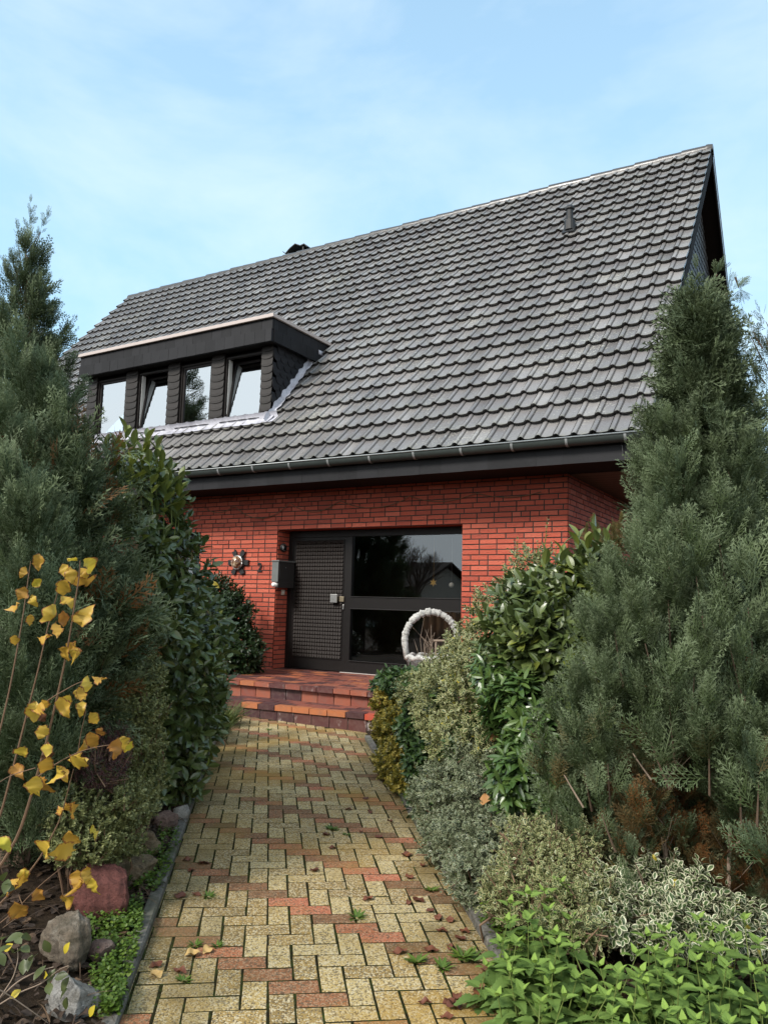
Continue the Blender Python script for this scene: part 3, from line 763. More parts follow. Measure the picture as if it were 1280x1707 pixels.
for s in np.linspace(s_top - 0.15, s_end, 60):
    fr_ = ((s / GA) % 1.0)
    wob = 0.012 * math.sin(s * 23) + 0.008 * math.sin(s * 41 + 1)
    for x, h in ((DX1 + 0.02, 0.13 + wob), (DX1 + 0.028, 0.06), (DX1 + 0.085 + wob, 0.058)):
        V.append(np.array([x, EY, EZ]) + U * s + N * (h + 0.02 * (1 - fr_)))
    m_ += 1
lf.add(V, [[i * 3 + j, (i + 1) * 3 + j, (i + 1) * 3 + j + 1, i * 3 + j + 1] for i in range(m_ - 1) for j in range(2)])
p = np.array([DX1 + 0.06, EY, EZ]) + U * (s_end + 0.04) + N * 0.07
lf.box((-0.06, -0.05, -0.02), (0.06, 0.06, 0.05), o=p)
lf.build('flashing', [M['lead']], dormer, True)
# four windows, two of them tilted inwards at the top
WZ0, WZ1 = 2.80 + Z, 3.86 + Z
for i in range(4):
    x0, x1 = PIL[i][1] - 0.004, PIL[i + 1][0] + 0.004
    y0, y1 = YF + 0.03, YF + 0.095
    wm = MB(); fw = 0.032
    wm.box((x0, y0, WZ0), (x1, y1, WZ0 + fw)); wm.box((x0, y0, WZ1 - fw), (x1, y1, WZ1))
    wm.box((x0, y0, WZ0 + fw), (x0 + fw, y1, WZ1 - fw)); wm.box((x1 - fw, y0, WZ0 + fw), (x1, y1, WZ1 - fw))
    wm.box((x0 - 0.02, YF - 0.035, WZ0 - 0.02), (x1 + 0.02, YF + 0.029, WZ0 - 0.002))     # sill drip
    if i in (1, 3): wm.box((x0 + fw, y0 + 0.035, WZ0 + fw), (x0 + fw + 0.012, y1 + 0.05, WZ1 - fw), m=1)
    wo = wm.build('window', [M['frame_brown'], M['white_frame']], house, bevel=0.003)
    tilt = 0.0 if i in (0, 2) else rad(8.5)
    a0, a1, c0, c1 = x0 + fw + 0.006, x1 - fw - 0.006, WZ0 + fw + 0.006, WZ1 - fw - 0.006
    def hinge(x, z, dy):
        dz = z - c0
        return (x, y0 + 0.02 + dy * math.cos(tilt) + dz * math.sin(tilt), c0 + dz * math.cos(tilt) - dy * math.sin(tilt))
    sm = MB(); sw = 0.034
    for p0, p1, q0, q1 in ((a0, a1, c0, c0 + sw), (a0, a1, c1 - sw, c1), (a0, a0 + sw, c0 + sw, c1 - sw), (a1 - sw, a1, c0 + sw, c1 - sw)):
        c = [hinge(x, z, dy) for dy in (0, 0.04) for x, z in ((p0, q0), (p1, q0), (p1, q1), (p0, q1))]
        sm.add(c, [[0, 1, 2, 3], [7, 6, 5, 4], [0, 4, 5, 1], [1, 5, 6, 2], [2, 6, 7, 3], [3, 7, 4, 0]])
    sm.build('sash', [M['frame_brown']], wo)
    pm = MB(); pm.quad(hinge(a0 + sw, c0 + sw, 0.02), hinge(a1 - sw, c0 + sw, 0.02), hinge(a1 - sw, c1 - sw, 0.02), hinge(a0 + sw, c1 - sw, 0.02))
    pm.build('pane', [M['glass_dormer']], wo)
rm = MB()   # dark room behind the dormer windows
rm.quad((DX0 + 0.1, YF + 0.9, 2.6 + Z), (DX1 - 0.1, YF + 0.9, 2.6 + Z), (DX1 - 0.1, YF + 0.9, 4.2 + Z), (DX0 + 0.1, YF + 0.9, 4.2 + Z))
rm.quad((DX0 + 0.1, YF + 0.1, 2.62 + Z), (DX1 - 0.1, YF + 0.1, 2.62 + Z), (DX1 - 0.1, YF + 0.9, 2.62 + Z), (DX0 + 0.1, YF + 0.9, 2.62 + Z))
rm.build('attic_room', [M['inner_wall']], house)

# roof vent and chimney cowl
vt = MB()
s = (12.06 - EY) / U[1]; bx = -3.76
def rp(x, s, h): return np.array([x, EY, EZ]) + U * s + N * h
base = rp(bx, s, 0.06)
vt.box((-0.10, -0.13, -0.04), (0.10, 0.11, 0.02), R=np.stack([[1, 0, 0], U, N], 1), o=base)
top = base + np.array([0, 0.12, 0.60])
vt.tube([base + [0, 0.02, -0.02], base + [0, 0.02, 0.16]], [0.10, 0.085], 14)
vt.tube([base + [0, 0.02, 0.15], base + [0, 0.02, 0.36]], 0.056, 14)
vt.tube([base + [0, 0.02, 0.355], base + [0, 0.02, 0.38], base + [0, 0.02, 0.42]], [0.082, 0.082, 0.05], 14)
vt.build('roof_vent', [M['black']], roof)
ch = MB()
cx, cy = -10.85, YR + 0.45
CS = 0.78
ch.box((cx - 0.30 * CS, cy - 0.28, ZR - 0.8), (cx + 0.30 * CS, cy + 0.28, ZR + 0.06), m=0)
ch.box((cx - 0.36 * CS, cy - 0.32, ZR + 0.061), (cx + 0.36 * CS, cy + 0.32, ZR + 0.11), m=1)
V = []
prof = [(-0.46, 0.21), (-0.36, 0.135), (-0.2, 0.25), (0.0, 0.335), (0.2, 0.25), (0.34, 0.27), (0.46, 0.17)]
for y in (cy - 0.32, cy + 0.32):
    for dz in (0, 0.02):
        for x, z in prof: V.append((cx + x * CS, y, ZR + 0.035 + z * 0.9 + dz))
q = len(prof); F = []
for i in range(q - 1):
    F += [[i, i + 1, 2 * q + i + 1, 2 * q + i], [q + i, 3 * q + i, 3 * q + i + 1, q + i + 1], [i, q + i, q + i + 1, i + 1], [2 * q + i, 2 * q + i + 1, 3 * q + i + 1, 3 * q + i]]
ch.add(V, F, m=0)
ch.box((cx - 0.3 * CS, cy - 0.29, ZR + 0.111), (cx - 0.26 * CS, cy + 0.29, ZR + 0.2), m=0); ch.box((cx + 0.26 * CS, cy - 0.29, ZR + 0.111), (cx + 0.3 * CS, cy + 0.29, ZR + 0.24), m=0)
ch.build('chimney', [M['black'], M['zinc_light']], house)

# ---------------------------------------------------------------- things on the house front
# mailbox on the jamb, facing along the wall
mbx = thing('mailbox', 'dark grey wall mailbox hanging on the brick jamb beside the door', 'mailbox')
b = MB(); mx0, mx1, my0, my1, mz0, mz1 = RX0 + 0.015, RX0 + 0.135, 8.90, 9.275, 0.27 + Z, 0.565 + Z
b.box((mx0, my0, mz0), (mx1, my1, mz1), m=0)
b.box((mx0, my0 - 0.003, mz0 + 0.004), (mx1 - 0.004, my0 - 0.0005, mz1 - 0.004), m=1)
b.build('body', [M['mailbox'], M['mailbox_lit']], mbx, bevel=0.004)
b = MB(); b.box((mx0 - 0.003, my0 - 0.014, mz1 + 0.0005), (mx1 + 0.016, my1 + 0.004, mz1 + 0.022)); b.build('lid', [M['mailbox_lit']], mbx, bevel=0.004)
b = MB(); b.box((mx1 + 0.0005, my0 + 0.02, mz0 + 0.05), (mx1 + 0.006, my1 - 0.02, mz1 - 0.03)); b.build('flap', [M['mailbox']], mbx, bevel=0.003)
b = MB()
b.box((mx0, my0 + 0.01, mz0 - 0.078), (mx1, my1, mz0 - 0.072)); b.box((mx1 - 0.006, my0 + 0.01, mz0 - 0.0715), (mx1, my1, mz0 - 0.0005)); b.box((mx0, my1 - 0.01, mz0 - 0.0715), (mx1 - 0.007, my1, mz0 - 0.0005))
b.build('newspaper_tray', [M['mailbox']], mbx)
b = MB()
for z_ in (0.455,): b.tube([(mx1 + 0.006, 9.06 + (0.05 if z_ < 0.454 else 0), z_ + Z + 0.03), (mx1 + 0.011, 9.06 + (0.05 if z_ < 0.454 else 0), z_ + Z + 0.03)], 0.007, 8)
b.build('lock', [M['steel']], mbx)
b = MB()
sp = [(mx0 + 0.055 + 0.0, 0, 0)]
b.tube([(mx0 + 0.055, my0 - 0.03, mz0 - 0.038), (mx0 + 0.055, my0 + 0.28, mz0 - 0.038)], 0.031, 14)
b.tube([(mx0 + 0.055, my0 - 0.034, mz0 - 0.038), (mx0 + 0.055, my0 - 0.029, mz0 - 0.038)], [0.016, 0.03], 14)
tag(b.build('newspaper', [M['paper']], None, True), 'rolled white newspaper sticking out under the mailbox', 'newspaper')
b = MB(); b.box((RX0 + 0.014, 9.135, 0.09 + Z), (RX0 + 0.028, 9.205, 0.165 + Z), m=0)
bell = b.build('doorbell', [M['cream']], None, bevel=0.004)
tag(bell, 'small cream doorbell plate on the jamb under the mailbox', 'doorbell')
b = MB(); b.box((RX0 + 0.0285, 9.155, 0.115 + Z), (RX0 + 0.034, 9.185, 0.14 + Z)); b.build('button', [M['white_frame']], bell)
b = MB()
c = np.array([RX0 + 0.012, 9.125, 0.785 + Z])
b.tube([c, c + [0.035, 0, 0]], 0.062, 18)
fit = b.build('wall_socket', [M['black']], None, True)
tag(fit, 'round black socket fitting on the jamb above the mailbox', 'socket')
b = MB()
b.tube([c + [0.042, 0.045 * math.cos(a), 0.045 * math.sin(a)] for a in np.linspace(0.9, 5.2, 14)], 0.005, 6)
b.tube([c + [0.042, -0.055, 0.03], c + [0.05, -0.02, 0.012], c + [0.042, -0.045, -0.03]], 0.006, 6)
b.build('chrome_ring', [M['steel']], fit)
# wall lamp: iron gear with a glass bowl
lamp = thing('wall_lamp', 'round glass wall lamp on a black iron gear-shaped plate', 'lamp')
lc = np.array([-7.93, YW - 0.012, 0.56 + Z])
b = MB()
a = np.linspace(0, 2 * math.pi, 33)[:-1]
b.prism([lc + [0.125 * math.cos(w), 0, 0.125 * math.sin(w)] for w in a], (0, -0.02, 0))
for j in range(6):
    w = j * math.pi / 3 + math.pi / 2 + 0.52
    r_ = np.array([math.cos(w), 0, math.sin(w)]); t_ = np.array([-math.sin(w), 0, math.cos(w)])
    b.prism([lc + r_ * 0.11 - t_ * 0.028, lc + r_ * 0.11 + t_ * 0.028, lc + r_ * 0.165 + t_ * 0.04, lc + r_ * 0.205 + t_ * 0.034, lc + r_ * 0.195, lc + r_ * 0.205 - t_ * 0.034, lc + r_ * 0.165 - t_ * 0.04], (0, -0.024 - 0.002 * j, 0))
b.build('backplate', [M['black']], lamp)
b = MB(); V = []; F = []
for i, f_ in enumerate(np.linspace(0, math.pi / 2, 7)):
    for w in np.linspace(0, 2 * math.pi, 25)[:-1]: V.append(lc + [0.092 * math.cos(f_) * math.cos(w), -0.06 - 0.075 * math.sin(f_), 0.092 * math.cos(f_) * math.sin(w)])
F = [[i * 24 + j, i * 24 + (j + 1) % 24, (i + 1) * 24 + (j + 1) % 24, (i + 1) * 24 + j] for i in range(6) for j in range(24)]
b.add(V, F); b.build('glass_bowl', [M['lamp_glass']], lamp, True)
b = MB()
b.tube([lc + [0.1 * math.cos(w), -0.05, 0.1 * math.sin(w)] for w in np.linspace(0, 2 * math.pi, 30)], 0.012, 6)
b.build('rim', [M['steel']], lamp, True)
# house number
cu = bpy.data.curves.new('house_number', 'FONT'); cu.body = '2'; cu.size = 0.19; cu.extrude = 0.006; cu.align_x = 'CENTER'; cu.offset = 0.001
hn0 = bpy.data.objects.new('number_outline', cu); COL.objects.link(hn0); bpy.context.view_layer.update()
hn = bpy.data.objects.new('house_number', bpy.data.meshes.new_from_object(hn0.evaluated_get(bpy.context.evaluated_depsgraph_get()))); bpy.data.objects.remove(hn0); COL.objects.link(hn)
hn.rotation_euler = (rad(90), 0, 0); hn.location = (-7.515, YW - 0.026, 0.425 + Z); hn.data.materials.clear(); hn.data.materials.append(M['black'])
tag(hn, 'black house number 2 on the red bricks beside the lamp', 'house number')
# loose cable looping below the soffit
cbm = MB(); knots = [-8.7, -8.05, -7.0, -6.1, -5.0, -4.0, -3.1]; pts = []
for i in range(6):
    sag = [0.10, 0.20, 0.16, 0.12, 0.10, 0.07][i]
    for t_ in np.linspace(0, 1, 14)[:-1]:
        x = knots[i] + (knots[i + 1] - knots[i]) * t_
        pts.append((x, YW - 0.03, 1.44 + Z - sag * 4 * t_ * (1 - t_) - 0.02 * (i % 2)))
cbm.tube(pts, 0.006, 5)
tag(cbm.build('cable', [M['twig']], None, True), 'thin loose brown cable looping along the top of the brick wall', 'cable')
# ornaments hanging behind the glass
b = MB(); sc = np.array([-4.83, YD + 0.1, 0.30 + Z]); poly = []
for j in range(12):
    w = j * math.pi / 6 + math.pi / 2; r_ = 0.055 if j % 2 == 0 else 0.024
    poly.append(sc + [r_ * math.cos(w), 0, r_ * math.sin(w)])
b.prism(poly, (0, -0.01, 0)); b.tube([sc + [0, 0, 0.05], sc + [0, 0, 0.62]], 0.001, 4)
tag(b.build('star_ornament', [M['gold']]), 'small golden star hanging behind the upper glass pane', 'ornament')
b = MB(); V = []
for f_ in np.linspace(-math.pi / 2, math.pi / 2, 9):
    for w in np.linspace(0, 2 * math.pi, 17)[:-1]: V.append(np.array([-4.56, YD + 0.1, 0.27 + Z]) + 0.035 * np.array([math.cos(f_) * math.cos(w), math.cos(f_) * math.sin(w), math.sin(f_)]))
b.add(V, [[i * 16 + j, i * 16 + (j + 1) % 16, (i + 1) * 16 + (j + 1) % 16, (i + 1) * 16 + j] for i in range(8) for j in range(16)])
b.tube([(-4.56, YD + 0.1, 0.30 + Z), (-4.56, YD + 0.1, 0.9 + Z)], 0.001, 4)
tag(b.build('ball_ornament', [M['paper']], None, True), 'small white ball hanging behind the glass next to the star', 'ornament')

# ---------------------------------------------------------------- entrance steps
steps = thing('entrance_steps', 'two-stepped entrance platform of red, purple and orange clinker tiles', 'steps')
TW, TD = 0.226, 0.117
PAL = {'p': 0.05, 'q': 0.22, 'r': 0.48, 's': 0.62, 'o': 0.85, 'x': 1.0}
def pick(s_): return min(1, max(0, PAL[random.choice(s_)] + random.uniform(-0.04, 0.04)))
def tile_row(mb, A, B, up, depth, w, mix_, thick, joint=0.010, start=0.0, g=0.0, seq=None):
    """tiles from A to B (top outer edge), extending `depth` along `up` (horizontal, inward) and `thick` downward"""
    A = np.asarray(A, float); B = np.asarray(B, float); d = B - A; L = np.linalg.norm(d); d /= L
    up = np.asarray(up, float); x = -start; i = 0
    while x < L:
        a, b_ = max(0, x) + joint / 2, min(L, x + w) - joint / 2
        if b_ - a > 0.02:
            p, q = A + d * a, A + d * b_; j = random.gauss(0, 0.0012)
            V = [p + [0, 0, j], q + [0, 0, j], q + up * (depth - joint) + [0, 0, j], p + up * (depth - joint) + [0, 0, j]]
            V += [v - np.array([0, 0, thick]) for v in V]
            tone = PAL[seq[i % len(seq)]] if seq and i < len(seq) else pick(mix_)
            mb.add(V, [[0, 1, 2, 3], [4, 7, 6, 5], [0, 4, 5, 1], [1, 5, 6, 2], [2, 6, 7, 3], [3, 7, 4, 0]], (tone, g, 0, 0))
        x += w; i += 1
def riser(mb, A, B, inn, z0, z1, w, mix_, start=0.0, g=0.0, seq=None):
    A = np.asarray(A, float); B = np.asarray(B, float); d = B - A; L = np.linalg.norm(d); d /= L; x = -start; i = 0
    while x < L:
        a, b_ = max(0, x) + 0.005, min(L, x + w) - 0.005
        if b_ - a > 0.02:
            j = random.gauss(0, 0.0012)
            p, q = A + d * a - np.asarray(inn) * j, A + d * b_ - np.asarray(inn) * j
            V = [[p[0], p[1], z0], [q[0], q[1], z0], [q[0], q[1], z1], [p[0], p[1], z1]]
            V += [np.array(v) + np.asarray(inn) * 0.012 for v in V]
            tone = PAL[seq[i]] if seq and i < len(seq) else pick(mix_)
            mb.add(V, [[0, 1, 2, 3], [0, 3, 7, 4], [1, 5, 6, 2], [3, 2, 6, 7], [0, 4, 5, 1]], (tone, g, 0, 0))
        x += w; i += 1
Z1 = -1.16 + Z
A1 = np.array([-6.40, 6.945, Z1]); d1 = np.array([math.cos(rad(4.6)), math.sin(rad(4.6)), 0]); B1 = A1 + d1 * 3.6; in1 = np.array([-d1[1], d1[0], 0])
A2 = np.array([-6.80, 7.425, ZP]); d2 = np.array([math.cos(rad(1.6)), math.sin(rad(1.6)), 0]); B2 = A2 + d2 * 4.1; in2 = np.array([-d2[1], d2[0], 0])
lo = MB(); lo_g = MB()
tile_row(lo, A1, B1, in1, TD, TW, 'pqqpoosx', 0.058, start=0.06, seq='qqopoooopxqo')
for k_ in range(1, 8):
    tile_row(lo, A1 + in1 * TD * k_ + [0, 0, -0.003], B1 + in1 * TD * k_ + [0, 0, -0.003], in1, TD, TW, 'pqqqrq', 0.03, start=(k_ % 2) * 0.11)
riser(lo, A1 + in1 * 0.022, B1 + in1 * 0.022, in1, 0.02, Z1 - 0.063, TW, 'pqqpq', start=0.04, g=0.8)
low = lo.build('lower_step', [M['clinker']], steps)
lo_g.box((0, 0.033, -0.6), (3.7, 1.2, -0.012), R=np.stack([d1, in1, [0, 0, 1]], 1), o=A1)
lo_g.build('bed', [M['grout']], low)
up = MB(); up_g = MB()
tile_row(up, A2, B2, in2, TD, TW, 'rsqosr', 0.052, start=0.1, g=0.5)
for k_ in range(1, 17):
    sh = -0.055 * k_ if k_ < 10 else -0.5
    a_ = A2 + in2 * TD * k_ + d2 * sh * 0.9
    b_ = B2 + in2 * TD * k_
    if a_[1] > YW - 0.02: a_ = np.array([RX0 + 0.02, a_[1], a_[2]]); b_ = np.array([RX1 - 0.02, b_[1], b_[2]])
    if a_[1] + TD > YD + 0.02: break
    tile_row(up, a_, b_, in2, TD, TW, 'qrrsqrpsoq', 0.03, start=(k_ % 2) * 0.113 + random.random() * 0.02)
riser(up, A2 + in2 * 0.06 - d2 * 0.0, B2 + in2 * 0.06, in2, Z1 - 0.02, ZP - 0.056, TW, 'rsrsrs', start=0.12, g=0.35, seq='rsrsppsrsrs')
upo = up.build('platform', [M['clinker']], steps)
V = [A2 + in2 * 0.072 + d2 * 0.01, B2 + in2 * 0.072, np.array([B2[0], YD - 0.03, ZP]), np.array([-7.9, YD - 0.03, ZP]), np.array([-7.5, 8.6, ZP])]
up_g.prism([v + [0, 0, -0.6] for v in V], (0, 0, 0.6 - 0.010))
up_g.build('bed', [M['grout']], upo)
# ---------------------------------------------------------------- ground, path, kerbs
def kl(y): return -2.223 - 0.8095 * (y - 2.019)       # inner edge of the kerb on the laurel side
def kr(y): return -1.896 - 0.8090 * (y - 3.919)       # inner edge of the kerb on the euonymus side


gm = MB()
xs = np.array([-900, -200, -60, -30] + list(np.arange(-18, 8.1, 1.0)) + [30, 60, 200, 900.0]); ys = np.array([-900, -200, -60, -30, -15] + list(np.arange(-8, 12.1, 1.0)) + [30, 60, 200, 900.0])
V = [(x, y, float(gz(x, y)) - 0.085) for x in xs for y in ys]; ny = len(ys)
gm.add(V, [[i * ny + j, (i + 1) * ny + j, (i + 1) * ny + j + 1, i * ny + j + 1] for i in range(len(xs) - 1) for j in range(ny - 1)])
structure(gm.build('ground', [M['soil']]))


def wob(x, y): return 0.02 * np.sin(x * 5.1 + y * 2.3) + 0.015 * np.sin(x * 2.2 - y * 6.4) + 0.01 * np.sin(x * 11 + y * 9)


for side in (-1, 1):
    bm_ = MB(); V = []
    tt = np.linspace(-3.0, 7.4, 90); ww = np.linspace(0.05, 5.5 if side < 0 else 3.5, 46)
    for y in tt:
        for w_ in ww:
            x0 = kl(y) if side < 0 else kr(y)
            x, yy = x0 + side * w_ * 0.777, y + side * w_ * 0.63
            V.append((x, yy, float(gz(x, yy)) + 0.012 + min(0.05, w_ * 0.12) + float(wob(x, yy)) * min(1, w_ * 3)))
    k = len(ww)
    bm_.add(V, [[i * k + j, (i + 1) * k + j, (i + 1) * k + j + 1, i * k + j + 1] for i in range(len(tt) - 1) for j in range(k - 1)])
    structure(bm_.build('flower_bed', [M['soil']], None, True))

E1 = np.array([0.77489384, 0.63196734, -0.01252254]); E2 = np.array([0.63158379, -0.7749134, -0.02472109])
E3 = np.cross(E2, E1); E3 /= np.linalg.norm(E3); E3 = E3 if E3[2] > 0 else -E3
T0 = np.array([-2.13562, 2.56024, 0.0071])
def lat(X, Y, h=0.0): return T0 + 0.1 * (X * E1 + Y * E2) + E3 * h
pv = MB(); rr = random.Random(5)
s1n = np.array([-d1[1], d1[0]])
for X in range(-8, 18):
    for Y in range(-62, 50):
        k = (Y - X) % 4
        if k == 0: x0, x1, y0, y1 = X, X + 2, Y, Y + 1
        elif k == 1: x0, x1, y0, y1 = X, X + 1, Y, Y + 2
        else: continue
        c = lat((x0 + x1) / 2, (y0 + y1) / 2)
        if c[0] < kl(c[1]) - 0.11 or c[0] > kr(c[1]) + 0.11: continue
        if (c[:2] - A1[:2]) @ s1n > 0.06: continue
        red = 1.0 if (Y - X) % 8 == 0 and k == 0 else 0.0
        if rr.random() < 0.012: red = 1 - red
        e = 0.036; ch_ = 0.026; h = rr.gauss(0, 0.00025); tx, ty = rr.gauss(0, 0.002), rr.gauss(0, 0.002)
        dx, dy = rr.gauss(0, 0.012), rr.gauss(0, 0.012); ro = rr.gauss(0, 0.010)
        mx_, my_ = (x0 + x1) / 2, (y0 + y1) / 2
        def q(a, b, z):
            a0, b0 = a - mx_, b - my_
            return lat(mx_ + a0 - ro * b0 + dx, my_ + b0 + ro * a0 + dy, z + h + 0.1 * (tx * a0 + ty * b0))
        xa, xb, ya, yb = x0 + e, x1 - e, y0 + e, y1 - e
        i_ = ch_
        V = [q(xa, ya, -0.07), q(xb, ya, -0.07), q(xb, yb, -0.07), q(xa, yb, -0.07),
             q(xa, ya, -0.003), q(xb, ya, -0.003), q(xb, yb, -0.003), q(xa, yb, -0.003),
             q(xa + i_, ya + i_, 0), q(xb - i_, ya + i_, 0), q(xb - i_, yb - i_, 0), q(xa + i_, yb - i_, 0)]
        F = [[8, 9, 10, 11]] + [[a, (a + 1) % 4, 4 + (a + 1) % 4, 4 + a] for a in range(4)] + [[4 + a, 4 + (a + 1) % 4, 8 + (a + 1) % 4, 8 + a] for a in range(4)]
        edge = max(0.0, 1 - min(c[0] - kl(c[1]), kr(c[1]) - c[0]) / 0.45) + (0.35 if c[0] - kl(c[1]) < 0.5 else 0)
        pv.add(V, F, (rr.random(), red, min(1, edge), 0), 0)
ja, jb = -8, 18
V = [lat(X, Y, -0.0017 + 0.0003 * math.sin(X * 3.1 + Y * 1.7)) for X in np.linspace(-8, 18, 53) for Y in np.linspace(-62, 50, 225)]
F = []
for i in range(52):
    for j in range(224):
        c = V[i * 225 + j]
        if kl(c[1]) - 0.08 < c[0] < kr(c[1]) + 0.08 and (c[:2] - A1[:2]) @ s1n < 0.1: F.append([i * 225 + j, (i + 1) * 225 + j, (i + 1) * 225 + j + 1, i * 225 + j + 1])
pv.add(V, F, m=1)
structure(pv.build('path', [M['block'], M['joint']]))

for side in (-1, 1):
    kk = 0
    y = -2.5
    while y < 7.3:
        ye = y + 0.777
        if side > 0 and y > 6.2: break
        f_ = kl if side < 0 else kr
        a, b_ = np.array([f_(y), y, 0]), np.array([f_(ye - 0.008), ye - 0.008, 0])
        n2 = np.array([-0.777, -0.63, 0]) if side < 0 else np.array([0.777, 0.63, 0])
        hh = 0.036 + random.gauss(0, 0.006)
        km = MB(); V = []
        for p in (a, b_):
            g0 = float(gz(p[0], p[1])); t_ = random.gauss(0, 0.004)
            for w_, z_ in ((0.0, -0.08), (0.0, hh - 0.008), (0.008, hh), (0.052, hh), (0.058, hh - 0.006), (0.058, -0.08)):
                V.append(p + n2 * (w_ + t_) + [0, 0, g0 + z_])
        km.add(V, [[i, i + 1, 7 + i, 6 + i] for i in range(5)] + [[0, 1, 2, 3], [2, 3, 4, 5][::1]])
        km.add([V[0], V[1], V[2], V[3], V[4], V[5]], [[0, 1, 2, 3, 4, 5]]); km.add(V[6:], [[0, 1, 2, 3, 4, 5]])
        o = km.build('kerb_stone', [M['kerb']])
        tag(o, 'weathered concrete kerb stone edging the path beside ' + ('the rocks and laurel' if side < 0 else 'the variegated bushes'), 'kerb', 'kerb stones beside ' + ('the rocks and laurel' if side < 0 else 'the variegated bushes'))
        y = ye

# ---------------------------------------------------------------- plant generators
def norm(v): return v / (np.linalg.norm(v, axis=-1, keepdims=True) + 1e-12)


def leaf_tmpl(w, segs, fold=0.25, curve=0.15, serr=0.0, twist=0.0, side_wave=0.0):
    """unit-length leaf along +Y; width profile w; columns edge, mid, edge"""
    w = np.asarray(w, float); tp = np.linspace(0, 1, len(w)); ts = np.linspace(0, 1, segs + 1)
    V = []; A = []
    for i, t_ in enumerate(ts):
        ww = np.interp(t_, tp, w) * ((1 - serr) if (i % 2 and 0 < i < segs) else 1)
        z = -curve * t_ * t_
        for sgn in (-1, 0, 1):
            V.append((sgn * ww, t_, z + (fold * ww if sgn else 0) + side_wave * sgn * math.sin(t_ * 9 + sgn)))
            A.append((0, 1, abs(sgn) if 0 < i < segs else 1.0, 0))
    F = [[i * 3 + j, i * 3 + j + 1, (i + 1) * 3 + j + 1, (i + 1) * 3 + j] for i in range(segs) for j in range(2)]
    return np.array(V), np.array(F), np.array(A, float)


L_LAUREL = leaf_tmpl([0.03, 0.15, 0.215, 0.235, 0.22, 0.15, 0.02], 7, 0.30, 0.20)
L_SMALL = leaf_tmpl([0.03, 0.22, 0.30, 0.22, 0.02], 4, 0.22, 0.12)
L_ROUND = leaf_tmpl([0.05, 0.36, 0.46, 0.36, 0.06], 4, 0.2, 0.1)
L_WIDE = leaf_tmpl([0.03, 0.20, 0.29, 0.30, 0.20, 0.03], 5, 0.25, 0.18)
L_NETTLE = leaf_tmpl([0.03, 0.33, 0.36, 0.31, 0.25, 0.18, 0.11, 0.01], 14, 0.22, 0.25, 0.17)
L_HAZEL = leaf_tmpl([0.04, 0.32, 0.46, 0.48, 0.40, 0.22, 0.02], 10, 0.22, 0.22, 0.06, 0, 0.05)
L_NARROW = leaf_tmpl([0.03, 0.11, 0.12, 0.08, 0.01], 4, 0.25, 0.12)
L_NARROWL = leaf_tmpl([0.03, 0.10, 0.145, 0.15, 0.12, 0.02], 6, 0.3, 0.2)
L_BLADE = leaf_tmpl([0.02, 0.018, 0.014, 0.004], 5, 0.1, 0.35)


def mats3(g, n, scale):
    y = norm(g); z = norm(n - (n * y).sum(1, keepdims=True) * y); x = np.cross(y, z)
    return np.stack([x, y, z], 2) * np.asarray(scale)[:, None, None]


CAM = np.array([0, 0, CAM_Z])


def blobpts(blobs, n, inner=0.15, lump=0.10, back=0.4, seed=0, zmin=0.03, freq=5):
    """points and outward normals on the lumpy union of ellipsoids [(centre, (rx, ry, rz)) ...]"""
    r_ = np.random.default_rng(seed)
    C = np.array([b[0] for b in blobs]); Rr = np.array([b[1] for b in blobs], float)
    area = (Rr[:, 0] * Rr[:, 2] + Rr[:, 1] * Rr[:, 2] + Rr[:, 0] * Rr[:, 1]); pr = area / area.sum()
    PTS = []; NRM = []; got = 0
    for _ in range(60):
        m = int((n - got) * 2.5) + 50
        i = r_.choice(len(blobs), m, p=pr)
        d = norm(r_.normal(size=(m, 3)))
        ph = i[:, None] * np.array([1.3, 2.1, 0.7])
        lum = (np.sin(d[:, 0] * freq + ph[:, 0]) + np.sin(d[:, 1] * freq * 1.2 + ph[:, 1]) + np.sin(d[:, 2] * freq * 1.3 + ph[:, 2])) / 3
        lum2 = np.sin(d[:, 0] * freq * 2.7 + ph[:, 1]) * np.sin(d[:, 2] * freq * 2.9 + ph[:, 0])
        rho = 1 + lump * lum + lump * 0.6 * lum2 - np.abs(r_.normal(0, 0.05, m))
        isin = r_.random(m) < inner
        rho = np.where(isin, rho * r_.uniform(0.45, 0.9, m), rho)
        p = C[i] + d * Rr[i] * rho[:, None]
        nn = norm(d / Rr[i])
        ok = p[:, 2] > gz(p[:, 0], p[:, 1]) + zmin
        for b in range(len(blobs)):
            q = (((p - C[b]) / Rr[b]) ** 2).sum(1)
            ok &= ~((q < 0.72) & (i != b) & ~isin)
        vis = (nn * norm(CAM - p)).sum(1)
        ok &= (vis > -0.25) | (r_.random(m) < back)
        PTS.append(p[ok]); NRM.append(nn[ok]); got += ok.sum()
        if got >= n: break
    return np.concatenate(PTS)[:n], np.concatenate(NRM)[:n]


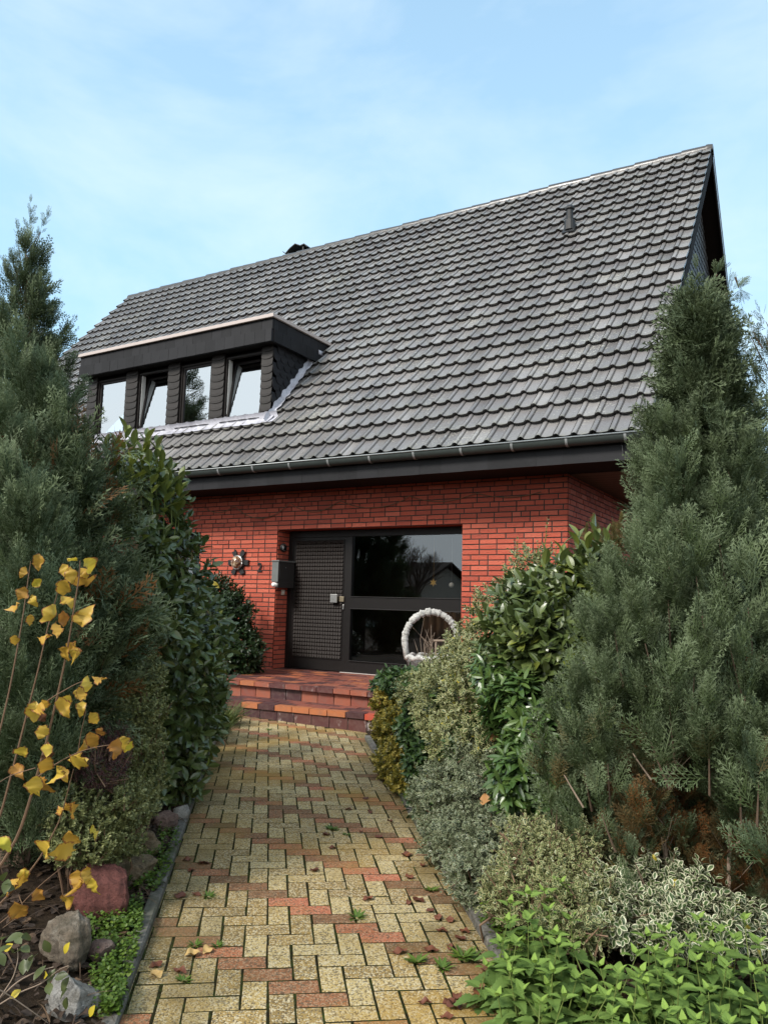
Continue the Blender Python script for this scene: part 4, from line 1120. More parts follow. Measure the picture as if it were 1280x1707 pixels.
def leafy(mb, pts, nrm, tmpl, nleaf, slen, llen, up=0.5, out=0.8, jit=0.35, ang=(75, 25), seed=0, shrink=0.35, tipg=0.0, dead=0.0, pair=False, stems=None, droop=0.15, tone=None, m=0):
    """leafy shoots at pts: each a short stem with nleaf leaves"""
    r_ = np.random.default_rng(seed); n = len(pts)
    D = norm(nrm * out + np.array([0, 0, up]) + r_.normal(0, jit, (n, 3)))
    L = r_.uniform(*slen, n); ph = r_.uniform(0, 6.28, n)
    ref = norm(np.cross(D, r_.normal(size=(n, 3)))); ref2 = np.cross(D, ref)
    shoot_tone = np.clip(r_.normal(0.5, 0.22, n), 0, 1) if tone is None else tone
    for i in range(nleaf):
        t_ = (i + 0.5) / nleaf
        az = ph + ((i // 2) * 1.57 + (i % 2) * math.pi if pair else i * 2.4) + r_.normal(0, 0.25, n)
        rd = ref * np.cos(az)[:, None] + ref2 * np.sin(az)[:, None]
        a = np.radians(ang[0] + (ang[1] - ang[0]) * t_ + r_.normal(0, 9, n))
        tt = ((i // 2 * 2 + 1) / nleaf) if pair else t_
        o = pts + D * (L * (tt - 0.45))[:, None]
        g = D * np.cos(a)[:, None] + rd * np.sin(a)[:, None]; g[:, 2] -= droop * np.sin(a); g = norm(g)
        nz_ = D * np.sin(a)[:, None] - rd * np.cos(a)[:, None] + r_.normal(0, 0.18, (n, 3)); nz_[:, 2] += 0.25
        sc = r_.uniform(*llen, n) * (1 - shrink * t_)
        keep = r_.random(n) < 0.93
        tn = np.clip(shoot_tone + r_.normal(0, 0.16, n), 0, 1)
        Mx = mats3(g, nz_, sc)
        T = (tmpl[0], tmpl[1], tmpl[2] * np.array([1, tipg * max(0, (t_ - 0.55) / 0.45), 1, 1]))
        mb.inst(T, Mx[keep], o[keep], tn[keep], (r_.random(n) < dead).astype(float)[keep], m)
    if stems is not None:
        for j in r_.choice(n, min(n, stems[1]), replace=False):
            stems[0].tube([pts[j] - D[j] * L[j] * 0.9, pts[j], pts[j] + D[j] * L[j] * 0.45], [0.004, 0.003, 0.0015], 4, caps=False)


def spray_tmpl(pairs=10, seed=0, w=0.021, dens=0.105, ang=40):
    """flat cypress spray of unit length along +Y"""
    r_ = random.Random(seed); V = []; F = []; A = []
    def twig(p, d, L, w_, g0, g1):
        n_ = np.array([-d[1], d[0], r_.uniform(-0.4, 0.4)]); n_ /= np.linalg.norm(n_); b = len(V); z = r_.uniform(-0.12, 0.12) * L; q_ = r_.uniform(-0.3, 0.25); g0 = min(1, max(0, g0 + q_)); g1 = min(1, max(0, g1 + q_))
        e = p + d * L + np.array([0, 0, z])
        mid = p + d * L * 0.55 + np.array([0, 0, z * 0.5])
        V.extend([p - n_ * w_ * 0.35, p + n_ * w_ * 0.35, mid + n_ * w_ * 0.5, e, mid - n_ * w_ * 0.5])
        F.append([b, b + 1, b + 2, b + 4]); F.append([b + 4, b + 2, b + 3, b + 3])
        A.extend([(0, g0, 0, 0), (0, g0, 0, 0), (0, (g0 + g1) / 2, 0, 0), (0, g1, 0, 0), (0, (g0 + g1) / 2, 0, 0)])
    dirn = lambda a: np.array([math.sin(a), math.cos(a), 0.0])
    twig(np.zeros(3), dirn(0), 1.0, w * 0.8, 0, 1)
    for i in range(pairs):
        t_ = 0.06 + 0.88 * i / pairs
        for s in (-1, 1):
            tt = t_ + s * 0.02 + r_.uniform(-0.015, 0.015)
            L = (0.50 * (1 - tt) ** 0.8 * min(1, 0.45 + tt * 3)) * r_.uniform(0.6, 1.2) + 0.05
            a = rad(ang + r_.uniform(-6, 6)) * s; p = np.array([0, tt, 0]); d = dirn(a)
            g0 = 0.05 + 0.3 * tt; g1 = 0.35 + 0.55 * tt
            twig(p, d, L, w * 0.9, g0, g1)
            m = int(L / dens)
            for j in range(1, m + 1):
                u = j / (m + 1) * L
                for s2 in (-1, 1):
                    l2 = (0.085 * (1 - u / L) + 0.035) * r_.uniform(0.7, 1.3)
                    twig(p + d * u, dirn(a + s2 * rad(36)), l2, w, g0 + 0.2 * u / L, g1)
    V = np.array(V); V[:, 2] += -0.10 * V[:, 1] ** 2 - 0.15 * np.abs(V[:, 0]) * V[:, 1]
    return V, np.array(F), np.array(A, float)


SPRAYS = [spray_tmpl(9, 1), spray_tmpl(8, 2), spray_tmpl(9, 3), spray_tmpl(8, 8)]
SPRAYS_LO = [spray_tmpl(7, 4, 0.028, 0.15), spray_tmpl(7, 5, 0.028, 0.14)]


def plume_sprays(mb, plumes, per, slen, tm, seed=0, dead=None, tone=(0.5, 0.2), lean=0.25):
    """plumes: [(start, tip, radius)]; flat sprays set around each curved axis"""
    r_ = np.random.default_rng(seed)
    O = []; G = []; Nn = []; Sc = []; Tn = []; Dd = []
    for a, b, R_ in plumes:
        a = np.asarray(a, float); b = np.asarray(b, float); L = np.linalg.norm(b - a)
        m = max(6, int(per * L * R_ * 9))
        t_ = r_.uniform(0.12, 1.0, m) ** 0.85
        mid = (a + b) / 2 + np.array([0, 0, -0.12 * L])
        ax = a * ((1 - t_) ** 2)[:, None] + mid * (2 * t_ * (1 - t_))[:, None] + b * (t_ ** 2)[:, None]
        dv = norm((mid - a) * (1 - t_)[:, None] + (b - mid) * t_[:, None])
        rdv = norm(np.cross(dv, r_.normal(size=(m, 3))))
        al = np.radians(np.interp(t_, [0, 0.8, 1], [58, 38, 8]) + r_.normal(0, 10, m))
        g = dv * np.cos(al)[:, None] + rdv * np.sin(al)[:, None]; g[:, 2] += lean
        o = ax + rdv * (R_ * (1 - t_) ** 0.6 * r_.uniform(0.0, 0.5, m))[:, None]
        pt = r_.normal(0, 0.20)
        O.append(o); G.append(norm(g))
        nn = rdv * 0.7 + np.cross(norm(g), np.array([0, 0, 1.0])) * r_.normal(0, 0.5, m)[:, None] + r_.normal(0, 0.35, (m, 3))
        Nn.append(nn); Sc.append(r_.uniform(*slen, m) * (1 - 0.28 * t_) * min(1, max(0.42, R_ / 0.105)))
        Tn.append(np.clip(tone[0] + pt * 0.7 + r_.normal(0, tone[1] * 1.7, m), 0, 1)); Dd.append(np.zeros(m) if dead is None else dead(o, r_))
    O = np.concatenate(O); G = np.concatenate(G); Nn = np.concatenate(Nn); Sc = np.concatenate(Sc); Tn = np.concatenate(Tn); Dd = np.concatenate(Dd)
    w = r_.integers(0, len(tm), len(O))
    for k_, T in enumerate(tm):
        s = w == k_
        if s.any(): mb.inst(T, mats3(G[s], Nn[s], Sc[s]), O[s], Tn[s], Dd[s])
    return len(O)


def tree_plumes(base, H, prof, n, prad, rise=0.9, seed=0, z0=0.15, cone=None, bend=(0, 0), keep=None):
    """plumes of a conifer: branch tips on the radius profile prof(t), t = height share"""
    r_ = np.random.default_rng(seed); out = []
    base = np.asarray(base, float)
    for i in range(n):
        t_ = z0 + (1 - z0) * (i + 0.5) / n * 0.98
        t_ = t_ + r_.normal(0, 0.015)
        az = i * 2.39996 + r_.normal(0, 0.3)
        R_ = np.interp(t_, *prof) * r_.uniform(0.72, 1.12)
        c = base + np.array([bend[0] * t_, bend[1] * t_, 0])
        tip = c + np.array([math.cos(az) * R_, math.sin(az) * R_, t_ * H + r_.normal(0, 0.03)])
        st = c + np.array([math.cos(az) * R_ * 0.12, math.sin(az) * R_ * 0.12, max(0.05, t_ * H - R_ * rise - 0.12)])
        if keep is not None and not keep(tip, r_): continue
        out.append((st, tip, prad * r_.uniform(0.75, 1.25) * (0.55 + 0.45 * min(1, R_ / 0.4))))
    return out


def conifer(name, label, base, H, prof, n, prad, per, slen, tm, mat, seed, bend=(0, 0), trunk_r=0.05, extra=(), group=None, dead=None, tone=(0.5, 0.18), keep=None, z0=0.12, lean=0.25, rise=0.9, bark='bark', limbs=True):
    t = thing(name, label, 'conifer', group)
    base = np.asarray(base, float)
    pl = tree_plumes(base, H, prof, n, prad, rise, seed, z0, None, bend, keep) + list(extra)
    mb = MB(); plume_sprays(mb, pl, per, slen, tm, seed + 1, dead, tone, lean)
    mb.build('crown', [mat], t)
    tk = MB(); zs = np.linspace(0, 1, 14)
    tk.tube([base + np.array([bend[0] * z, bend[1] * z, H * z * 0.97 - 0.05]) + np.array([0.012 * math.sin(z * 9), 0.012 * math.cos(z * 7), 0]) for z in zs], np.interp(zs, [0, 1], [trunk_r, 0.004]), 9)
    if limbs:
        for a, b, R_ in pl:
            mid = (a + b) / 2 + np.array([0, 0, -0.12 * np.linalg.norm(b - a)])
            ts = np.linspace(0, 0.65, 6)[:, None]
            tk.tube(a * (1 - ts) ** 2 + mid * 2 * ts * (1 - ts) + b * ts ** 2, np.linspace(0.006, 0.002, 6), 5, caps=False)
    tk.build('trunk', [M[bark]], t)
    return t


def shrub(name, label, blobs, n, tmpl, mat, seed, stem='bark', cat='shrub', trunk=True, inner=0.15, lump=0.1, back=0.4, extra=None, freq=5, stems=60, **k):
    t = thing(name, label, cat)
    mb = MB(); sb_ = MB()
    p, nn = blobpts(blobs, n, inner, lump, back, seed, freq=freq)
    leafy(mb, p, nn, tmpl, seed=seed + 1, stems=(sb_, stems), **k)
    if extra: extra(mb, sb_)
    mb.build('foliage', [mat], t)
    if trunk:
        r_ = np.random.default_rng(seed)
        root = np.mean([b[0] for b in blobs], 0); root[2] = gz(root[0], root[1]) - 0.15
        for b in blobs:
            for _ in range(3):
                q = np.array(b[0]) + r_.normal(0, 0.3, 3) * np.array(b[1])
                f0 = np.array([b[0][0] + r_.normal(0, 0.3) * b[1][0], b[0][1] + abs(r_.normal(0.2, 0.3)) * b[1][1], 0]); f0[2] = gz(f0[0], f0[1]) - 0.03
                m_ = (f0 + q) / 2 + r_.normal(0, 0.05, 3)
                sb_.tube([root, f0 - [0, 0, 0.06], f0, m_, q], [0.006, 0.006, 0.006, 0.005, 0.003], 6, caps=False)
    if sb_.V: sb_.build('stem', [M[stem]], t)
    return t


def B(u, v, d, rx, ry, rz): return (P(u, v, d), (rx, ry, rz))
# ---------------------------------------------------------------- plants on the laurel side
# tall conifer with a thin crooked leader
b0 = P(25, 1000, 5.1); b0[2] = gz(b0[0], b0[1])
tip = P(52, 330, 5.1)
prof = ([0, 0.15, 0.35, 0.55, 0.70, 0.80, 0.88, 0.94, 1.0], [0.55, 0.60, 0.56, 0.46, 0.35, 0.26, 0.19, 0.12, 0.04])
Hh = tip[2] - b0[2]
ld = [(P(40, 480, 5.1), P(52, 335, 5.1), 0.05), (P(45, 440, 5.1), P(82, 352, 5.12), 0.028), (P(47, 420, 5.1), P(80, 362, 5.08), 0.024), (P(40, 470, 5.1), P(28, 372, 5.1), 0.04), (P(45, 500, 5.1), P(66, 420, 5.1), 0.03), (P(50, 640, 5.05), P(98, 572, 5.0), 0.06)]
conifer('conifer', 'tall dark conifer with a thin crooked tip rising above the bluish bush', b0, Hh * 0.94, prof, 130, 0.13, 120, (0.13, 0.25), SPRAYS_LO, M['cypress'], 21, bend=(tip[0] - b0[0], tip[1] - b0[1]), trunk_r=0.06, extra=ld, tone=(0.34, 0.14), lean=0.35)

# bushy bluish cypress made of upright plumes
def hang(u, v, d, L, r_, du=0, sd=0.0):
    """an upright plume whose tip shows at (u, v)"""
    t = P(u, v, d); a = t + np.array([-0.10 * L + sd, 0.25 * L, -L]); return (a, t, r_)
pl = []
r_ = np.random.default_rng(31)
FRONT = [(30, 588, 4.3, 0.6, .14), (68, 640, 4.2, .5, .12), (112, 625, 4.35, .55, .13), (130, 660, 4.3, .5, .12), (100, 705, 4.1, .5, .12), (150, 735, 4.2, .5, .12), (8, 690, 4.0, .5, .13),
         (52, 735, 4.0, .5, .13), (145, 770, 4.3, .5, .12), (160, 815, 4.2, .5, .12), (185, 800, 4.35, .5, .11), (115, 800, 4.0, .45, .12), (20, 775, 3.8, .5, .13), (70, 830, 3.8, .45, .12), (40, 800, 3.7, .45, .12),
         (180, 870, 4.2, .5, .12), (140, 860, 4.0, .45, .12), (95, 880, 3.8, .45, .12), (10, 860, 3.6, .45, .13), (200, 905, 4.3, .5, .11), (165, 930, 4.1, .45, .12), (60, 900, 3.6, .45, .12),
         (120, 950, 3.8, .45, .12), (205, 960, 4.3, .5, .11), (25, 960, 3.5, .45, .12), (85, 980, 3.6, .4, .12), (180, 1000, 4.1, .45, .12), (145, 1020, 3.9, .4, .12), (225, 1030, 4.4, .5, .10), (240, 1060, 4.5, .45, .09),
         (50, 1040, 3.5, .4, .12), (110, 1060, 3.7, .4, .12), (15, 1070, 3.4, .4, .12), (80, 1110, 3.55, .4, .11), (30, 1140, 3.4, .4, .12), 
         (110, 1170, 3.6, .38, .11), (65, 1190, 3.45, .38, .11), (10, 1220, 3.4, .36, .11), (95, 1250, 3.6, .34, .10), (45, 1275, 3.45, .34, .10), (20, 1330, 3.5, .3, .1), (75, 1330, 3.6, .3, .1),
         (-30, 700, 4.1, .5, .14), (-40, 820, 3.9, .5, .14), (-35, 940, 3.7, .45, .14), (-45, 1060, 3.6, .45, .14), (-40, 1180, 3.5, .4, .13), (-90, 760, 4.2, .5, .14), (-100, 900, 4.0, .5, .14), (-110, 1050, 3.8, .5, .14), (-80, 1250, 3.6, .4, .13)]
for u, v, d, L, R_ in FRONT:
    if u > 100 and v < 950: u -= 34
    if u > 95 and 740 < v < 1110: u -= 34; d -= 0.1
    if v < 720: v -= r_.integers(0, 25)
    pl.append(hang(u + r_.normal(0, 3), v + r_.normal(0, 5), d + r_.normal(0, 0.04), L, R_, sd=r_.normal(0, 0.05)))
    pl.append(hang(u + r_.normal(0, 26), v + 45 + r_.normal(0, 20), d + 0.16 + r_.normal(0, 0.06), L, R_ * 0.9, sd=r_.normal(0, 0.05)))
b1 = P(60, 1100, 4.05); b1[2] = gz(b1[0], b1[1])
t = thing('conifer', 'bushy bluish green cypress with upright feathery plumes behind the yellow-leaved sapling', 'conifer')
mb = MB(); plume_sprays(mb, pl, 62, (0.17, 0.32), SPRAYS, 33, None, (0.5, 0.16), 0.25)
# darker-toned sprays deep inside, a few of them brown
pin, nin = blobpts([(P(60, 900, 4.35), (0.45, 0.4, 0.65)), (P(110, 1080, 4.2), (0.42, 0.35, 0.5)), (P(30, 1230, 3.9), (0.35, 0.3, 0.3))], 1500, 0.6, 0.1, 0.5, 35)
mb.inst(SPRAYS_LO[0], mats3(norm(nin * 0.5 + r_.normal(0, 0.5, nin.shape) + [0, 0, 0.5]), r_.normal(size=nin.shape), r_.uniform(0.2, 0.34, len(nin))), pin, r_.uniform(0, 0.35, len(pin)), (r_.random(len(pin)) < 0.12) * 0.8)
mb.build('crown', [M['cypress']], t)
tk = MB()
for k_ in range(5):
    f0 = b1 + np.array([r_.normal(0, 0.06), r_.normal(0, 0.06), -0.05]); q = P(20 + 35 * k_, 820 + 40 * k_, 4.25)
    tk.tube([f0, (f0 * 0.5 + q * 0.5) + r_.normal(0, 0.04, 3), q], [0.035, 0.02, 0.006], 7)
tk.build('trunk', [M['bark']], t)

# cherry laurel hedge bush
def laurel_extra(shoots, seed):
    def f(mb, sb_):
        pts = np.array([P(u, v, d) for u, v, d in shoots]); r2 = np.random.default_rng(seed)
        leafy(mb, pts, np.tile([[0.05, -0.1, 1.0]], (len(pts), 1)), L_LAUREL, 11, (0.22, 0.34), (0.10, 0.135), up=1.0, out=0.6, jit=0.10, ang=(60, 14), seed=seed, shrink=0.2, tipg=0.6, tone=np.full(len(pts), 0.9), stems=(sb_, 40), droop=0.0)
    return f
tops = [(208, 752, 5.1), (196, 770, 5.15), (222, 775, 5.0), (240, 765, 5.1), (236, 790, 5.05), (262, 772, 5.1), (270, 790, 5.15), (252, 805, 5.0), (285, 815, 5.2), (190, 800, 5.2), (215, 805, 5.0), (176, 785, 5.3), (166, 800, 5.4), (300, 830, 5.3), (275, 835, 5.1), (296, 850, 5.25)]
KB = [B(238, 850, 5.35, .20, .30, .30), B(262, 960, 5.45, .25, .35, .40), B(228, 930, 5.0, .16, .2, .26), B(246, 1040, 5.05, .18, .2, .28), B(285, 1060, 5.6, .30, .40, .42), B(287, 1180, 5.5, .30, .38, .42), B(272, 1285, 5.25, .22, .26, .22),
      B(308, 1085, 6.6, .20, .32, .50), B(314, 1190, 6.5, .17, .30, .36), B(300, 1265, 6.15, .13, .22, .18), B(326, 1130, 7.3, .14, .3, .42)]
shrub('laurel_bush', 'tall glossy cherry laurel bush beside the path, reaching up to the gutter', KB, 1050, L_LAUREL, M['laurel'], 41, nleaf=8, slen=(0.13, 0.24), llen=(0.09, 0.14), up=0.45, out=0.8, jit=0.3, tipg=0.12, dead=0.001, inner=0.2, extra=laurel_extra(tops, 43), stem='stem_green')
# a single yellow laurel leaf
ml = MB(); q = P(357, 970, 6.2)
ml.inst(L_LAUREL, mats3(np.array([[0.9, 0.1, -0.35]]), np.array([[0.1, -0.8, 0.6]]), np.array([0.10])), q[None] - [[0.05, 0, 0]], np.array([0.5]), np.array([1.0]))
tag(ml.build('yellowed_leaf', [M['laurel']]), 'single bright yellow laurel leaf caught on the edge of the bush', 'leaf')

# dark shrub in the corner by the wall
shrub('wall_shrub', 'dark green shrub growing against the red brick wall under the lamp', [B(382, 1040, 10.7, .30, .3, .42), B(390, 1085, 10.5, .40, .3, .28), B(362, 1010, 10.9, .28, .3, .35), B(418, 1108, 10.6, .13, .12, .10), B(425, 1060, 10.9, .06, .05, .06)], 1100, L_LAUREL, M['wall_shrub'], 51, nleaf=9, slen=(0.12, 0.2), llen=(0.06, 0.095), up=0.6, jit=0.4, inner=0.25, lump=0.2)

# hebe cushions
HB = [B(238, 1130, 4.35, .11, .14, .12), B(232, 1180, 4.3, .14, .15, .13), B(222, 1240, 4.25, .15, .16, .15), B(198, 1190, 4.2, .10, .12, .10), B(232, 1300, 4.25, .12, .15, .15), B(170, 1340, 3.75, .19, .2, .12), B(205, 1340, 4.0, .16, .17, .13), B(140, 1400, 3.6, .16, .16, .10), B(190, 1400, 3.8, .15, .15, .09), B(120, 1350, 3.6, .12, .14, .10)]
shrub('hebe_bush', 'low grey-green hebe with tiny clustered leaves above the red boulder', HB, 2300, L_SMALL, M['hebe'], 61, nleaf=12, slen=(0.04, 0.075), llen=(0.015, 0.025), up=0.7, jit=0.35, inner=0.15, tipg=0.8, pair=True, ang=(62, 30), stem='twig', lump=0.16, freq=7, stems=160)
shrub('heather', 'dark purple-brown heather tucked between cypress and hebe', [B(165, 1275, 3.72, .14, .13, .11), B(185, 1240, 3.9, .09, .1, .08)], 620, L_NARROW, M['heather'], 65, nleaf=10, slen=(0.04, 0.08), llen=(0.012, 0.02), up=0.8, jit=0.4, tipg=0.8, stem='twig', trunk=False)

# yellow-leaved sapling
sap = thing('sapling', 'bare-stemmed sapling with a few crinkled yellow and orange autumn leaves', 'sapling')
st = MB()
def poly(px, d0, d1, r0, r1):
    n_ = len(px); pts = np.array([P(u, v, d0 + (d1 - d0) * i / (n_ - 1)) for i, (u, v) in enumerate(px)])
    tt = np.linspace(0, 1, 3 * n_); k_ = np.linspace(0, 1, n_)
    sm = np.stack([np.interp(tt, k_, pts[:, j]) for j in range(3)], 1); sm[1:-1] = (sm[:-2] + 2 * sm[1:-1] + sm[2:]) / 4
    st.tube(sm, np.linspace(r0 * 0.8, r1 * 0.8, len(sm)), 6)
poly([(-130, 1640), (-70, 1540), (0, 1447), (33, 1391), (56, 1316), (70, 1266), (81, 1226), (97, 1157), (108, 1107), (117, 1060), (125, 1007), (133, 960), (134, 935)], 2.75, 2.6, .008, .0022)
poly([(-125, 1640), (-60, 1500), (0, 1365), (13, 1316), (31, 1247), (50, 1172), (66, 1110), (78, 1054), (94, 997), (103, 966)], 2.75, 2.7, .007, .002)
poly([(-125, 1640), (-20, 1300), (15, 1160), (38, 1035), (47, 969), (52, 935)], 2.8, 2.8, .006, .0015)
poly([(47, 1196), (78, 1169), (97, 1157), (125, 1141), (140, 1135)], 2.68, 2.6, .003, .0015)
poly([(56, 1300), (100, 1269), (131, 1254), (156, 1246), (194, 1240)], 2.66, 2.55, .003, .0012)
poly([(131, 1252), (136, 1219), (144, 1185)], 2.6, 2.58, .002, .001)
poly([(-100, 1600), (16, 1493), (66, 1434), (102, 1365), (112, 1325), (123, 1283)], 2.7, 2.5, .005, .0015)
poly([(-100, 1610), (16, 1529), (66, 1476), (118, 1435)], 2.65, 2.5, .003, .001)
poly([(60, 1280), (25, 1290), (5, 1300), (-20, 1320)], 2.6, 2.6, .002, .0015)
st.build('stem', [M['twig']], sap)
LV = [(205, 245), (125, 300), (195, 360), (120, 415), (180, 455), (90, 490), (165, 555), (80, 665), (230, 650), (345, 290), (390, 240), (450, 300), (480, 270), (380, 315), (340, 385), (425, 365), (360, 450), (275, 515), (445, 540), (340, 550), (310, 600), (380, 710), (340, 745), (475, 890), (545, 885), (430, 950), (350, 990), (220, 1020), (220, 1070), (435, 1025), (505, 1085), (495, 1200), (530, 1165), (625, 1240), (680, 1235), (120, 1260), (255, 1240), (255, 1275), (400, 1310), (340, 1375), (95, 1360), (190, 1440)]
LV = [(a / 3.2, 860 + b / 3.2) for a, b in LV] + [(a / 3.048, 1250 + b / 3.048) for a, b in [(20, 480), (210, 180), (320, 300), (375, 445), (480, 415), (220, 510), (120, 640), (205, 735), (100, 820), (345, 760), (390, 660), (445, 640), (60, 690)]]
lm = MB(); r_ = np.random.default_rng(71)
LV = LV[:43] + LV[43:] + [(LV[i][0] + r_.normal(0, 12), LV[i][1] + r_.normal(8, 12)) for i in r_.choice(np.arange(22, len(LV)), 16, replace=False)]
for i, (u, v) in enumerate(LV):
    q = P(u, v, 2.62 + r_.normal(0, 0.07)); sc = r_.uniform(0.046, 0.070) * (0.85 if i < 12 else 1.0)
    g = norm(np.array([[r_.normal(0.15, 0.5), r_.normal(0, 0.3), r_.normal(-0.75, 0.35)]]))
    nn = norm(CAM - q)[None] + r_.normal(0, 0.45, (1, 3))
    T = L_HAZEL
    Vv = T[0].copy()
    Vv[:, 2] += 0.35 * r_.normal() * Vv[:, 0] ** 2 * 2 + 0.06 * np.sin(Vv[:, 1] * 7 + i) + 0.05 * np.sin(Vv[:, 0] * 13 + i * 2) - abs(r_.normal(0, 0.35)) * Vv[:, 1] ** 2
    rim = np.abs(T[2][:, 2]) > 0.9
    k3 = np.arange(len(Vv))
    Vv[:, 0] *= 1 + 0.13 * np.sin(k3 * 1.7 + i) * rim; Vv[:, 0] *= r_.uniform(0.65, 1.1)
    Vv[:, 1] += 0.03 * np.sin(k3 * 2.9 + i * 1.3) * rim
    Vv[:, 2] += rim * r_.normal(0, 0.09, len(Vv)) + r_.normal(0.1, 0.5) * np.abs(Vv[:, 0]) + 0.4 * r_.normal() * Vv[:, 0] * Vv[:, 1]
    tone = np.clip(r_.normal(0.42, 0.28), 0, 0.9) if v > 935 else r_.uniform(0.6, 1)
    if i == 42: tone = 0.92
    lm.inst((Vv, T[1], T[2]), mats3(g, nn, np.array([sc])), (q - g[0] * sc * 0.5)[None], np.array([tone]), np.array([1.0 if i in (28, 37) else 0.0]))
    st_ = None
lm.build('foliage', [M['autumn']], sap, True)

# rose stems at the front
rose = thing('rose_bush', 'thorny rose twigs with dark green leaves in front of the pale rock', 'rose')
st = MB()
poly([(-60, 1720), (0, 1664), (30, 1636), (60, 1620), (90, 1612)], 2.35, 2.4, .004, .002)
poly([(0, 1664), (23, 1630), (31, 1600), (30, 1580)], 2.36, 2.4, .003, .0015)
poly([(-40, 1700), (30, 1655), (70, 1640), (100, 1615), (115, 1610)], 2.4, 2.35, .003, .0015)
poly([(-20, 1640), (10, 1655), (60, 1690), (80, 1705)], 2.3, 2.4, .003, .0015)
st.build('stem', [M['bark_pale']], rose)
lm = MB(); r_ = np.random.default_rng(77)
RL = [(60, 1010), (140, 950), (150, 1080), (200, 1130), (240, 1000), (330, 1190), (335, 1290), (25, 950), (20, 640), (35, 690), (10, 740), (45, 700), (90, 1020), (120, 1100), (75, 950), (10, 1060), (260, 1150), (310, 1150), (250, 1210), (170, 1050), (95, 960), (130, 1010), (320, 1240), (20, 1010)]
for a, b in RL:
    u, v = a / 3.048, 1250 + b / 3.048
    q = P(u, v, 2.38 + r_.normal(0, 0.04)); g = norm(np.array([[r_.normal(0, 0.7), r_.normal(0, 0.4), r_.normal(-0.2, 0.5)]])); nn = np.array([[0.1, -0.7, 0.9]]) + r_.normal(0, 0.3, (1, 3))
    sc = r_.uniform(0.035, 0.05); lm.inst(L_WIDE, mats3(g, nn, np.array([sc])), (q - g[0] * sc / 2)[None], r_.random(1), np.array([0.0]))
for u, v in ((18, 1664), (8, 1585), (75, 1625), (108, 1590), (150, 1695)):
    q = P(u, v, 2.38); lm.inst(L_WIDE, mats3(np.array([[0.2, 0, 0.9]]) + r_.normal(0, 0.3, (1, 3)), np.array([[0.1, -0.9, 0.3]]), np.array([0.036])), q[None], r_.random(1), np.array([1.0]))
lm.build('foliage', [M['rose']], rose, True)

# boulders along the kerb
import bmesh
def rock(label, u, v, d, size, mat, seed, cuts=7, sink=0.15):
    bm = bmesh.new(); bmesh.ops.create_icosphere(bm, subdivisions=5, radius=1.0)
    r_ = np.random.default_rng(seed); V = np.array([w.co[:] for w in bm.verts])
    for _ in range(cuts):
        nn = norm(r_.normal(size=3)); lim = r_.uniform(0.55, 0.85); over = np.maximum(0, V @ nn - lim); V = V - nn * (over * 0.93)[:, None]
    for f_, a_ in ((2.3, 0.08), (5.1, 0.045), (11, 0.034), (23, 0.020), (41, 0.010)):
        ph = r_.uniform(0, 6, 3); V = V * (1 + a_ * (np.sin(V[:, 0] * f_ + ph[0]) * np.sin(V[:, 1] * f_ * 1.1 + ph[1]) + np.sin(V[:, 2] * f_ * 0.9 + ph[2]) * 0.6))[:, None]
    V = V / np.abs(V).max(0) * (np.array(size) / 2)
    rz = r_.uniform(0, 6.28) * 0.15; c, s = math.cos(rz), math.sin(rz); V = V @ np.array([[c, -s, 0], [s, c, 0], [0, 0, 1]]).T
    q = P(u, v, d); V = V + q
    for w, co in zip(bm.verts, V): w.co = co
    for f in bm.faces: f.smooth = True
    me = bpy.data.meshes.new('rock'); bm.to_mesh(me); bm.free(); me.materials.append(M[mat])
    o = bpy.data.objects.new('rock', me); COL.objects.link(o); tag(o, label, 'rock'); return o
rock('large red sandstone boulder lying between hebe and kerb', 176, 1490, 3.5, (0.31, 0.26, 0.26), 'stone_red', 3, 11)
rock('upright beige-grey boulder leaning against the red boulder', 110, 1572, 3.03, (0.20, 0.18, 0.245), 'stone_beige', 9, 8)
rock('small pinkish stone wedged beside the beige boulder', 172, 1584, 3.08, (0.115, 0.11, 0.10), 'stone_pink', 12, 6)
rock('pale chalky rock under the rose twigs', 118, 1668, 2.72, (0.23, 0.2, 0.19), 'stone_pale', 15, 9)
rock('flat ochre sandstone slab behind the red boulder', 222, 1447, 3.95, (0.27, 0.22, 0.14), 'stone_sand', 18, 9)
rock('rounded buff stone peeping out under the hebe', 246, 1410, 4.28, (0.17, 0.15, 0.16), 'stone_sand', 22, 5)
rock('brown stone at the foot of the laurel next to the white one', 278, 1374, 4.72, (0.17, 0.14, 0.17), 'stone_pink', 25, 7)
rock('small white quartz rock by the kerb under the laurel', 300, 1355, 4.93, (0.13, 0.11, 0.12), 'stone_pale', 28, 8)
rock('pale bleached stone half hidden where the laurel meets the path', 352, 1232, 7.2, (0.12, 0.1, 0.12), 'stone_pale', 31, 7)

